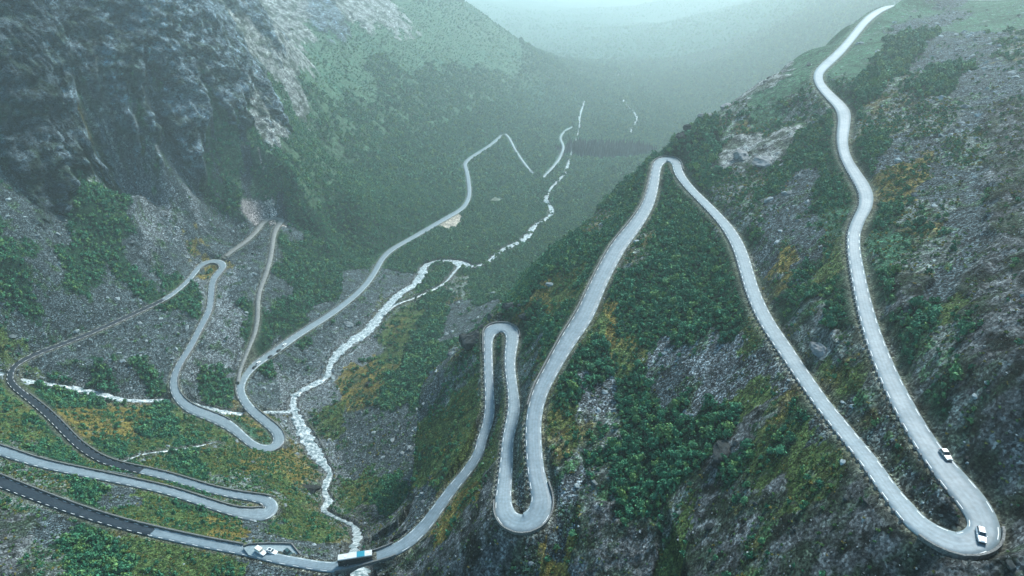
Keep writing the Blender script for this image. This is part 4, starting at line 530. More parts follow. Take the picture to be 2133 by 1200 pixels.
def crown_mesh(name, n, size, seed, lobes=5, core=True):
    """unit crown: radius about 1, leaf clumps through the volume, sits on z = 0"""
    r = np.random.RandomState(seed); V = []; Fs = []
    L = [(r.uniform(-.45, .45), r.uniform(-.45, .45), r.uniform(.55, 1.25), r.uniform(.38, .62)) for _ in range(lobes)]
    L.append((0, 0, .7, .6))
    if core:
        for (x, y, z, s) in L:
            k = len(V); s *= .72
            for (a, b, c) in ((1, 0, 0), (0, 1, 0), (-1, 0, 0), (0, -1, 0), (0, 0, 1), (0, 0, -1)):
                V.append((x + a * s, y + b * s, z + c * s))
            Fs += [(k, k + 1, k + 4), (k + 1, k + 2, k + 4), (k + 2, k + 3, k + 4), (k + 3, k, k + 4), (k + 1, k, k + 5), (k + 2, k + 1, k + 5), (k + 3, k + 2, k + 5), (k, k + 3, k + 5)]
    for _ in range(n):
        x, y, z, s = L[r.randint(len(L))]
        d = r.normal(size=3); d /= np.linalg.norm(d); d[2] = abs(d[2]) if r.rand() < .75 else d[2]
        c = np.array([x, y, z]) + d * s * r.uniform(.75, 1.15)
        if c[2] < .12: c[2] = .12
        nrm = d + r.normal(size=3) * .55; nrm /= np.linalg.norm(nrm)
        t = np.cross(nrm, (0, 0, 1) if abs(nrm[2]) < .9 else (1, 0, 0)); t /= np.linalg.norm(t); b = np.cross(nrm, t); a = r.uniform(0, 6.28)
        t, b = t * math.cos(a) + b * math.sin(a), b * math.cos(a) - t * math.sin(a); q = size * r.uniform(.7, 1.3); k = len(V)
        V += [tuple(c + t * q), tuple(c + b * q * .8), tuple(c - t * q * .9), tuple(c - b * q * .7)]; Fs.append((k, k + 1, k + 2, k + 3))
    me = bpy.data.meshes.new(name); me.from_pydata(V, [], Fs); me.update(); return me
def rock_mesh(name, seed, n=16, flat=.6):
    import bmesh
    r = np.random.RandomState(seed); bm = bmesh.new()
    for _ in range(n):
        d = r.normal(size=3); d /= np.linalg.norm(d); d *= r.uniform(.75, 1.1); bm.verts.new((d[0], d[1] * r.uniform(.6, 1), d[2] * flat))
    res = bmesh.ops.convex_hull(bm, input=bm.verts); bmesh.ops.delete(bm, geom=[v for v in bm.verts if not v.link_faces], context='VERTS')
    me = bpy.data.meshes.new(name); bm.to_mesh(me); bm.free(); return me
def conifer_mesh(name, seed):
    r = np.random.RandomState(seed); b = MB(); z = .5
    for k in range(5):
        b.cyl((0, 0, z), (0, 0, z + 1.1), 1.0 - .17 * k, 7, .12); z += .62
    return b.mesh(name)

P_TREE = [proto('crown_a', crown_mesh('crown_a', 46, .26, s, 4), M_LEAF) for s in (1, 2, 3, 4)]
P_SHRUB = [proto('shrub_a', crown_mesh('shrub_a', 26, .34, s, 3), M_OLIVE) for s in (5, 6)]
P_ROCK = [proto('rock_a', rock_mesh('rock_a', s, 14, .65), M_ROCK) for s in range(10, 15)]
P_ROCKD = [proto('rock_d', rock_mesh('rock_d', s, 16, .8), M_ROCKD) for s in range(20, 23)]
P_CONI = [proto('conifer_a', conifer_mesh('conifer_a', 1), M_CONI)]

def scatter(name, pts, scl, rot, protos, label, cat, tilt=0.0, zs=None):
    """one stuff object: instances of the prototypes on the given points"""
    me = bpy.data.meshes.new(name); me.vertices.add(len(pts)); me.vertices.foreach_set('co', np.asarray(pts, np.float32).ravel())
    s3 = np.stack([scl, scl, scl * (zs if zs is not None else 1.0)], -1).astype(np.float32)
    a = me.attributes.new('size', 'FLOAT_VECTOR', 'POINT'); a.data.foreach_set('vector', s3.ravel())
    r3 = np.stack([rng.uniform(-tilt, tilt, len(pts)), rng.uniform(-tilt, tilt, len(pts)), rot], -1).astype(np.float32)
    a = me.attributes.new('turn', 'FLOAT_VECTOR', 'POINT'); a.data.foreach_set('vector', r3.ravel())
    a = me.attributes.new('pick', 'INT', 'POINT'); a.data.foreach_set('value', rng.randint(0, len(protos), len(pts)).astype(np.int32))
    o = link(name, me)
    ng = bpy.data.node_groups.new(name, 'GeometryNodeTree')
    ng.interface.new_socket('Geometry', in_out='INPUT', socket_type='NodeSocketGeometry'); ng.interface.new_socket('Geometry', in_out='OUTPUT', socket_type='NodeSocketGeometry')
    n, l = ng.nodes, ng.links; gi = n.new('NodeGroupInput'); go = n.new('NodeGroupOutput'); jn = n.new('GeometryNodeJoinGeometry')
    def attr(nm, t):
        k = n.new('GeometryNodeInputNamedAttribute'); k.data_type = t; k.inputs['Name'].default_value = nm; return k
    A, B, Cc = attr('size', 'FLOAT_VECTOR'), attr('turn', 'FLOAT_VECTOR'), attr('pick', 'INT')
    for k, pr in enumerate(protos):
        oi = n.new('GeometryNodeObjectInfo'); oi.inputs['Object'].default_value = pr; oi.inputs['As Instance'].default_value = True
        cm = n.new('FunctionNodeCompare'); cm.data_type = 'INT'; cm.operation = 'EQUAL'; l.new(Cc.outputs['Attribute'], cm.inputs[2]); cm.inputs[3].default_value = k
        ip = n.new('GeometryNodeInstanceOnPoints'); l.new(gi.outputs[0], ip.inputs['Points']); l.new(cm.outputs[0], ip.inputs['Selection'])
        l.new(oi.outputs['Geometry'], ip.inputs['Instance']); l.new(A.outputs['Attribute'], ip.inputs['Scale']); l.new(B.outputs['Attribute'], ip.inputs['Rotation'])
        l.new(ip.outputs[0], jn.inputs[0])
    l.new(jn.outputs[0], go.inputs[0])
    md = o.modifiers.new('instances', 'NODES'); md.node_group = ng
    return tag(o, label, cat, kind='stuff')

dA = (RR * RR * ((TH1 - TH0) / (NT - 1)) * DLR[:, None]).astype(np.float32)
inview = (np.abs(TH) < math.radians(50)) & (RR > 62)
def pick(dens, cond):
    """random vertices of the sheet with the wanted number per square metre, jittered inside their cell"""
    pr = np.clip(dens * dA, 0, 1) * (cond & inview)
    i, j = np.nonzero(rng.rand(NR, NT) < pr)
    t = TH[i, j] + rng.uniform(-.5, .5, len(i)) * (TH1 - TH0) / (NT - 1); r_ = np.exp(LR[i, j] + rng.uniform(-.5, .5, len(i)) * DLR[i])
    x = r_ * np.sin(t); y = r_ * np.cos(t); return i, j, x, y, samp(Zg, x, y)
def to_px(p):
    sp_, cp_ = math.sin(PITCH), math.cos(PITCH); x, y, z = p[..., 0], p[..., 1], p[..., 2] - CAMZ
    d = y * cp_ - z * sp_; return 1066.5 + F * x / d, 600 - F * (y * sp_ + z * cp_) / d, d
def visible(p, up=2.0):
    """heights along the sight line from the viewpoint stay below it"""
    t = np.linspace(.3, .985, 90)[:, None]; q0 = p[None, :, 0] * t; q1 = p[None, :, 1] * t; qz = CAMZ + (p[None, :, 2] + up - CAMZ) * t
    return np.all(samp(Zg, q0, q1) < qz, axis=0)
cl_n = nA + .45 * nB
clear = (DR > 3.0) & ((DW > 1.5) | ((RR > 780) & (cl_n > .22) & (DW > -20)))
F_ = isc('F') > .5; G_ = isc('G') > .5; O_ = isc('OYG') > .5; S_ = isc('SL') > .5; X_ = isc('X') > .5; K_ = isc('K') > .5; R_ = isc('DRP') > .5
# birch scrub
wF = blur(isc('F').astype(np.float32), 14); wF = sstep(.30, .60, wF + .38 * cl_n); GM = G_ & mount; wF = np.where(G_ & ~GM & (RR > 500), wF * .35, np.where(GM, .6, wF)); wF = wF * np.where(mount & (RR > 650), sstep(-.35, .25, n_rib * -.3 + nC + .3 * cl_n + .25), 1)
dens = np.where(RR < 420, .34, np.where(RR < 1000, .17, np.where(RR < 1900, .06, .03))) * np.clip((5200 - RR) / 2600, 0, 1)
dens = dens * np.where(F_ | (wF > .25), wF * np.clip(1.3 + 1.2 * cl_n, .3, 2), np.where((X_ | O_) & ~(G_ & (RR > 500) & ~mount), np.clip(.32 + 1.6 * cl_n, 0, 1.2), np.where(S_ | K_, np.clip(1.2 * (cl_n - .14), 0, .6), np.where(R_, .03 * (cl_n > .2), 0))))
i, j, x, y, z = pick(dens, clear)
rr = np.hypot(x, y); sz = np.where(rr < 420, 1.2, np.where(rr < 1000, 1.85, np.where(rr < 1900, 2.9, 4.0))) * np.clip(.38 + rng.gamma(2.2, .28, len(x)), .45, 2.2)
sz *= np.where(F_[i, j], 1.0, np.where(GM[i, j], .55, .7)) * np.clip(.45 + samp(DR, x, y) / 14, .5, 1)
tp = np.c_[x, y, z - .15 * sz]
u, v, d = to_px(tp); scr = sz / d
ok = (u > 8) & (u < 2125) & (v > 8) & (v < 1190)
cand = np.nonzero(ok)[0]; cand = cand[np.argsort(-scr[cand])][:900]; cand = cand[visible(tp[cand])][:300]
solo = np.zeros(len(x), bool); solo[cand] = True
print('birches', len(x), 'solo', solo.sum())
rest = ~solo
scatter('birch_scrub', tp[rest], sz[rest], rng.uniform(0, 6.28, rest.sum()), P_TREE, 'dense green mountain birch scrub covering the slopes and valley floor beyond the nearest bushes', 'scrub', .12, rng.uniform(.75, 1.15, rest.sum()))
# where a thing stands
A1 = SL['main'][12 * 6:39 * 6]; A2 = SL['main'][46 * 6:66 * 6]; A3 = SL['main'][71 * 6:92 * 6]; A4 = SL['main'][96 * 6:104 * 6]; A5 = SL['main'][109 * 6:122 * 6]
def xat(A, y):
    o = np.argsort(A[:, 1]); return float(np.interp(y, A[o, 1], A[o, 0]))
def part_of(y): return ', nearest' if y < 150 else ', lower' if y < 200 else ', midway' if y < 270 else ', higher' if y < 360 else ', far'
PLACES = ['right of the highest road arm', 'between the two highest road arms', 'between the second and third road arms',
          'between the three middle road arms', 'left of the middle hairpin', 'beside the dark left roads']
def place(x, y):
    pl = place_(x, y)
    if pl == PLACES[2]: t = (x - xat(A3, y)) / max(xat(A2, y) - xat(A3, y), 1); return pl + part_of(y) + (', by the third' if t < .33 else ', by the second' if t > .66 else ', in the middle')
    if pl == PLACES[1]: t = (x - xat(A2, y)) / max(xat(A1, y) - xat(A2, y), 1); return pl + part_of(y) + (', left side' if t < .5 else ', right side')
    if pl == PLACES[0]: return pl + part_of(y) + (', close to it' if x - xat(A1, y) < 16 else ', up the bank')
    if pl == PLACES[5]:
        if float(samp(DW, x, y)) < 14: return 'beside the white water' + (', nearest the bridge' if y < 330 else ', lower rapids' if y < 480 else ', upper rapids')
        if y < 300: return 'among the lowest left roads' + (', far left' if x < -200 else ', towards the bridge')
        if x < -300: return 'on the scree far left' + (', low' if y < 480 else ', below the cliff')
        return 'on the scree by the left hairpins' + (', low' if y < 450 else ', midway' if y < 560 else ', high')
    return pl + part_of(y)
def place_(x, y):
    if y < 96: return PLACES[0] if x > 97 else PLACES[2]
    if x > xat(A1, y): return PLACES[0]
    if x > xat(A2, y) or y > 445 and x > 90: return PLACES[1]
    if x > xat(A3, y): return PLACES[2]
    if x > xat(A5, y): return PLACES[3]
    xv = float(np.interp(y, rv[o_, 1], rv[o_, 0]))
    return PLACES[4] if x > xv else PLACES[5]
def birch(x, y, z, s, k):
    pass
crowns = [crown_mesh('crown', 170, .17, 30 + s, 6) for s in range(5)]
for c in crowns: c.materials.append(M_LEAF)
def trunk_mesh(seed):
    r = random.Random(seed); b = MB(); b.cyl((0, 0, -.25), (.05, .02, .75), .075, 7, .045)
    for k in range(4):
        a = k * 1.57 + r.uniform(-.4, .4); b.cyl((.02, .01, .25 + .1 * k), (.4 * math.cos(a), .4 * math.sin(a), .75 + .08 * k), .04, 5, .015)
    return b.mesh('trunk')
trunks = [trunk_mesh(s) for s in range(3)]
for c in trunks: c.materials.append(M_BARK)
for k, q in enumerate(cand):
    pl = place(x[q], y[q])
    o = link('mountain_birch', None, loc=(tp[q, 0], tp[q, 1], tp[q, 2])); o.rotation_euler = (0, 0, rng.uniform(0, 6.28)); s = float(sz[q]); o.scale = (s, s, s * rng.uniform(.8, 1.15))
    tag(o, ('big ' if s > 1.5 else 'small ') + 'green birch bush ' + pl, 'bush', ('big ' if s > 1.5 else 'small ') + 'birch bushes ' + pl)
    link('crown', crowns[rng.randint(5)], None, o); link('trunk', trunks[rng.randint(3)], None, o)
# low heath shrubs and autumn tussocks
dens = .30 * np.clip((520 - RR) / 150, 0, 1) * np.where(O_, 1.0, np.where(X_, .75, np.where(K_, .35, np.where(S_, .12, 0)))) * np.clip(.8 + 1.5 * nB, .1, 1.6)
i, j, x, y, z = pick(dens, (DR > 1.6) & (DW > 1))
sz = rng.uniform(.3, .85, len(x)) * np.clip(np.hypot(x, y) / 260, .8, 1.5)
scatter('heath_shrubs', np.c_[x, y, z - .1], sz, rng.uniform(0, 6.28, len(x)), P_SHRUB, 'low olive and rusty heath shrubs and grass tussocks between the road arms', 'heath', .2, np.full(len(x), .7))
print('heath', len(x))
# conifers
i, j, x, y, z = pick(np.full(X.shape, .035), (isc('C') > .5) & clear)
sz = rng.uniform(1.8, 3.2, len(x)); scatter('conifer_wood', np.c_[x, y, z], sz, rng.uniform(0, 6.28, len(x)), P_CONI, 'dark plantation of conifers on the far valley floor beside the river', 'wood', .03, np.full(len(x), 1.3))
# stones of the screes
dens = np.where(RR < 330, .8, np.where(RR < 520, .4, .16)) * np.clip((950 - RR) / 200, 0, 1)
dens = dens * np.where(S_, np.clip(1 + 1.2 * nB, .2, 1.6), np.where(X_, .35, np.where(K_, .25, np.where(O_, .10, np.where(R_, .2, .02)))))
dens = dens + .35 * ((DW < 9) & (DW > -1.0)) * (RR < 700) + .08 * (DW <= -.6) * (RR < 760)
i, j, x, y, z = pick(dens, (DR > .9))
rr = np.hypot(x, y); sz = np.where(rr < 330, .22, np.where(rr < 520, .38, .6)) * (.7 + rng.pareto(3.2, len(x)))
sz = np.minimum(sz, np.where(rr < 330, 1.6, 2.6)); sz = np.minimum(sz, .35 + samp(DR, x, y) * .4)
tp = np.c_[x, y, z - .12 * sz]; u, v, d = to_px(tp); scr = sz / d
ok = (u > 8) & (u < 2125) & (v > 8) & (v < 1190); cand = np.nonzero(ok)[0]; cand = cand[np.argsort(-scr[cand])][:700]; cand = cand[visible(tp[cand], 1)][:300]
solo = np.zeros(len(x), bool); solo[cand] = True; rest = ~solo; kd = K_[i, j] | R_[i, j]
print('stones', len(x))
scatter('scree_stones', tp[rest], sz[rest], rng.uniform(0, 6.28, rest.sum()), P_ROCK + P_ROCKD[:1], 'loose grey scree stones and river cobbles strewn over the slopes', 'scree', .5)
rocks = [rock_mesh('boulder', 40 + s, 26, .7) for s in range(6)]
for q in rocks: q.materials.append(M_ROCK)
rocksd = [q.copy() for q in rocks]
for q in rocksd: q.materials[0] = M_ROCKD
for k, q in enumerate(cand):
    pl = place(x[q], y[q]); dk = bool(kd[q])
    o = link('boulder', (rocksd if dk else rocks)[rng.randint(6)], loc=tuple(tp[q])); o.rotation_euler = (rng.uniform(-.4, .4), rng.uniform(-.4, .4), rng.uniform(0, 6.28))
    s = float(sz[q]); o.scale = (s * rng.uniform(.9, 1.4), s, s * rng.uniform(.7, 1.1)); c_ = ('large ' if s > 1.2 else 'small ') + ('dark' if dk else 'grey')
    tag(o, c_ + ' boulder lying ' + pl, 'boulder', c_ + ' boulders ' + pl)
def big_rock(x, y, s, lab, seed, m, nm='boulder'):
    me = rock_mesh('boulder', seed, 34, .6); o = link(nm, me, m, loc=(x, y, ground(x, y) + .15 * s[2])); o.scale = s; o.rotation_euler = (.1, .05, seed * .7)
    md = o.modifiers.new('rough', 'SUBSURF'); md.subdivision_type = 'SIMPLE'; md.levels = md.render_levels = 3
    tx = bpy.data.textures.new('rough', 'CLOUDS'); tx.noise_scale = .45; dm = o.modifiers.new('disp', 'DISPLACE'); dm.texture = tx; dm.strength = .35; dm.mid_level = .5
    tag(o, lab, 'boulder'); return o
big_rock(98.8, 182.5, (4.6, 3.0, 3.2), 'large pale slab boulder between the two highest road arms, below the upper bend', 61, mat('pale_rock', (.19, .20, .20), .9, .4, 1.5, .1, 4))
big_rock(-166, 590, (7, 5, 4), 'big grey boulder among bushes beside the valley road, uphill of the river', 62, M_ROCK)
big_rock(-122, 470, (4, 3, 3), 'rounded dark boulder at the right bank of the river rapids', 63, M_ROCKD)
big_rock(-20, 640, (9, 7, 4), 'large flat topped boulder in the scree right of the river', 64, M_ROCK)
big_rock(40, 640, (7, 6, 4), 'broad grey boulder in the scree behind the middle hairpin', 65, M_ROCK)
big_rock(133.5, 487, (1.6, 1.4, 5.5), 'thin dark rock spike standing on the ridge left of the upper slope', 66, M_ROCKD, 'rock_spike')
sp_, cp_ = math.sin(PITCH), math.cos(PITCH)
for q_, (x_, y_, s_, l_) in enumerate(OUTCROPS):
    big_rock(x_, y_, s_, l_, 70 + q_, M_ROCKD if 'dark' in l_ else mat('pale_rock'), 'rock_outcrop')
print('plants', time.time() - _T0)

# ============================================================ road markings and edge stones
M_PAINT = mat('white_road_paint', (.80, .82, .80), .6, .12, 2.0)
M_STONE = mat('wall_stone', (.15, .155, .15), .9, .5, 2.0, .08, 5)
M_GUARD = mat('guard_stone', (.16, .165, .165), .9, .35, 3.0, .04, 6)
def frame(P):
    T = np.gradient(P[:, :2], axis=0); T /= np.linalg.norm(T, axis=1)[:, None] + 1e-9; s = np.r_[0, np.cumsum(np.hypot(*np.diff(P[:, :2], axis=0).T))]
    return T, np.c_[-T[:, 1], T[:, 0]], s
T_, N_, s_ = frame(P0 := SL['main'])
def at(s, side, inset):
    """point on the main road: arc length s, side +1 left / -1 right, inset from the edge"""
    px = np.interp(s, s_, P0[:, 0]); py = np.interp(s, s_, P0[:, 1]); pz = np.interp(s, s_, P0[:, 2]); hw = np.interp(s, s_, P0[:, 3])
    nx = np.interp(s, s_, N_[:, 0]); ny = np.interp(s, s_, N_[:, 1]); k = math.hypot(nx, ny) + 1e-9
    return np.array([px + nx / k * side * (hw - inset), py + ny / k * side * (hw - inset), pz + CAMZ])
dashes = []
s = s_[26 * 6]
while s < s_[216 * 6]:
    rm = math.hypot(*at(s, 0, 0)[:2]); ln, gap, w = (2.8, 3.6, .13) if rm < 260 else (2.6, 3.4, .16) if rm < 420 else (3.2, 3.6, .2)
    for side in (1, -1):
        a = [at(s + ln * q, side, .35) for q in (0, .5, 1)]; b = [at(s + ln * q, side, .35 + w) for q in (0, .5, 1)]
        m_ = (a[0] + a[2]) / 2; L = np.hypot(*(a[2] - a[0])[:2])
        if L > ln * .45: dashes.append((np.linalg.norm(m_ - [0, 0, CAMZ]), a, b))
    s += ln + gap
dashes.sort(key=lambda q: q[0])
def dash_geo(mb, a, b):
    V = [tuple(p + [0, 0, .025]) for p in a] + [tuple(p + [0, 0, .025]) for p in b]; mb.add(V, [(0, 3, 4, 1), (1, 4, 5, 2)])
for d_, a, b in dashes[:300]:
    o_l = MB(); dash_geo(o_l, a, b); o_l.build('edge_line_dash', M_PAINT, ROAD)
rest_d = MB()
for d_, a, b in dashes[300:]: dash_geo(rest_d, a, b)
tag(rest_d.build('edge_line_dashes', M_PAINT, ROAD), kind='stuff')
print('dashes', len(dashes))
# guard stones
gm = [MB().box((0, 0, .25), (.95, .55, .95), 0, .8).mesh('guard_stone') for _ in range(1)]
import bmesh
for q in gm:
    bm = bmesh.new(); bm.from_mesh(q); bmesh.ops.bevel(bm, geom=list(bm.edges), offset=.07, segments=1, affect='EDGES'); bm.to_mesh(q); bm.free(); q.materials.append(M_GUARD)
ranges = [(13, 38, -1, 'along the outer edge of the highest road arm'), (44, 66, 1, 'along the outer edge of the second road arm'), (88, 92, -1, 'on the third arm above the near middle hairpin'),
          (96, 105, 1, 'along the middle road arm below the near hairpin'), (109, 116, -1, 'along the road arm above the river gorge')]
gs = []
for i0, i1, side, lab in ranges:
    s = s_[i0 * 6]
    while s < s_[min(i1 * 6, len(s_) - 1)]:
        p = at(s, side, -.35); q = at(s + .5, side, -.35); gs.append((np.linalg.norm(p - [0, 0, CAMZ]), p, math.atan2(q[1] - p[1], q[0] - p[0]), lab)); s += 2.7
gs.sort(key=lambda q: q[0])
for d_, p, a, lab in gs[:300]:
    o = link('guard_stone', gm[0], loc=(p[0], p[1], p[2] - .05)); o.rotation_euler = (0, 0, a + rng.uniform(-.12, .12)); o.scale = (rng.uniform(.85, 1.15), 1, rng.uniform(.85, 1.1))
    tag(o, 'squat grey guard stone ' + lab + part_of(p[1]), 'guard stone', 'guard stones ' + lab + part_of(p[1]))
if len(gs) > 300:
    b = MB()
    for d_, p, a, lab in gs[300:]: b.box((p[0], p[1], p[2] + .2), (.95, .55, .95), a, .8)
    tag(b.build('guard_stones', M_GUARD), 'distant row of small guard stones along the far end of the road arms', 'guard stones', kind='stuff')
print('guard', len(gs))
# parapets: low stone walls along the edge
def parapet(i0, i1, side, lab, h=.85, w=.5, line=None):
    n_ = max(int((s_[i1 * 6] - s_[i0 * 6]) / 1.2), 3); b = MB(); rings = []
    for s in np.linspace(s_[i0 * 6], s_[i1 * 6], n_):
        a = at(s, side, -.12); c = at(s, side, -.12 - w); hh = h + rng.uniform(-.09, .09)
        rings.append([(a[0], a[1], a[2] - 1.6), (a[0], a[1], a[2] + hh), (c[0], c[1], c[2] + hh), (c[0], c[1], c[2] - 2.6)])
    b.loft(rings); o = b.build('stone_parapet', M_STONE); return tag(o, lab, 'wall')
parapet(39, 43, 1, 'low curved stone parapet round the outside of the nearest hairpin on the right')
parapet(66, 70, -1, 'low stone wall round the upper hairpin beneath the ridge')
parapet(70, 87, -1, 'long low stone parapet on the valley side of the third road arm')
parapet(91, 96, 1, 'low stone wall round the outside of the near middle hairpin')
parapet(105, 110, 1 if False else -1, 'stone wall round the cliff edge hairpin in the middle')
parapet(131, 139, -1, 'dark stone parapet along the far side of the lowest left road', .95)
parapet(141, 149, 1, 'long stone parapet on the far side of the blue left road')
parapet(149, 153, 1, 'curved stone wall round the left hairpin above the gorge')
parapet(153, 166, -1, 'stone parapet on the far side of the black road climbing to the left')
parapet(180, 184, -1, 'stone wall round the small green island hairpin on the left')
parapet(184, 199, 1, 'dark stone kerb wall along the road beside the pinkish scree')
parapet(202, 208, -1, 'low wall round the hairpin near the river rapids')
parapet(209, 218, 1, 'dark stone wall behind the valley road with parked cars')

# parking bay and gravel lot
def sheet(name, pts, z, m, th=.4, kind='structure'):
    b = MB(); n_ = len(pts); V = [(p[0], p[1], z + CAMZ) for p in pts] + [(p[0], p[1], z + CAMZ - th) for p in pts]
    b.add(V, [tuple(range(n_))] + [(k, n_ + k, n_ + (k + 1) % n_, (k + 1) % n_) for k in range(n_)]); return tag(b.build(name, m), kind=kind)
# ============================================================ bridge
BP = SL['main'][BR0 - 4:BR1 + 4]; n_ = len(BP); sB = np.r_[0, np.cumsum(np.hypot(*np.diff(BP[:, :2], axis=0).T))]; TB, NB, _ = frame(BP)
root = link('stone_bridge', None, loc=(BP[n_ // 2, 0], BP[n_ // 2, 1], BP[n_ // 2, 2] + CAMZ)); tag(root, 'arched stone bridge carrying the road and bus over the waterfall', 'bridge')
loc0 = np.array(root.location)
def arch_drop(q):
    t = abs(q / sB[-1] - .5) * 2; return 1.0 if t < 1e-3 else (1.0 + 6.5 * (1 - math.sqrt(max(1 - (t / .78) ** 2, 0))) if t < .78 else 9.5)
for side in (1, -1):
    b = MB(); rings = []
    for k in range(n_):
        e = BP[k, :2] + NB[k] * side * (BP[k, 3] + .02); e2 = BP[k, :2] + NB[k] * side * (BP[k, 3] - .6); zt = BP[k, 2] + CAMZ - .5; zb = BP[k, 2] + CAMZ - arch_drop(sB[k])
        rings.append([(e[0] - loc0[0], e[1] - loc0[1], zt - loc0[2]), (e2[0] - loc0[0], e2[1] - loc0[1], zt - loc0[2]), (e2[0] - loc0[0], e2[1] - loc0[1], zb - loc0[2]), (e[0] - loc0[0], e[1] - loc0[1], zb - loc0[2])])
    b.loft(rings).build('arch_wall', M_STONE, root)
    b = MB(); rings = []
    for k in range(n_):
        e = BP[k, :2] + NB[k] * side * (BP[k, 3] + .02); e2 = BP[k, :2] + NB[k] * side * (BP[k, 3] + .42); z0 = BP[k, 2] + CAMZ - .5; z1 = BP[k, 2] + CAMZ + .9 + .05 * math.sin(k * 2.1)
        rings.append([(e[0] - loc0[0], e[1] - loc0[1], z1 - loc0[2]), (e2[0] - loc0[0], e2[1] - loc0[1], z1 - loc0[2]), (e2[0] - loc0[0], e2[1] - loc0[1], z0 - loc0[2]), (e[0] - loc0[0], e[1] - loc0[1], z0 - loc0[2])])
    b.loft(rings).build('parapet', M_STONE, root)
b = MB(); rings = []
for k in range(n_):
    e = BP[k, :2] + NB[k] * (BP[k, 3] - .6); e2 = BP[k, :2] - NB[k] * (BP[k, 3] - .6); z1 = BP[k, 2] + CAMZ - .52; z0 = BP[k, 2] + CAMZ - arch_drop(sB[k]) + .05
    rings.append([(e[0] - loc0[0], e[1] - loc0[1], z1 - loc0[2]), (e2[0] - loc0[0], e2[1] - loc0[1], z1 - loc0[2]), (e2[0] - loc0[0], e2[1] - loc0[1], z0 - loc0[2]), (e[0] - loc0[0], e[1] - loc0[1], z0 - loc0[2])])
b.loft(rings).build('arch_vault', M_STONE, root)

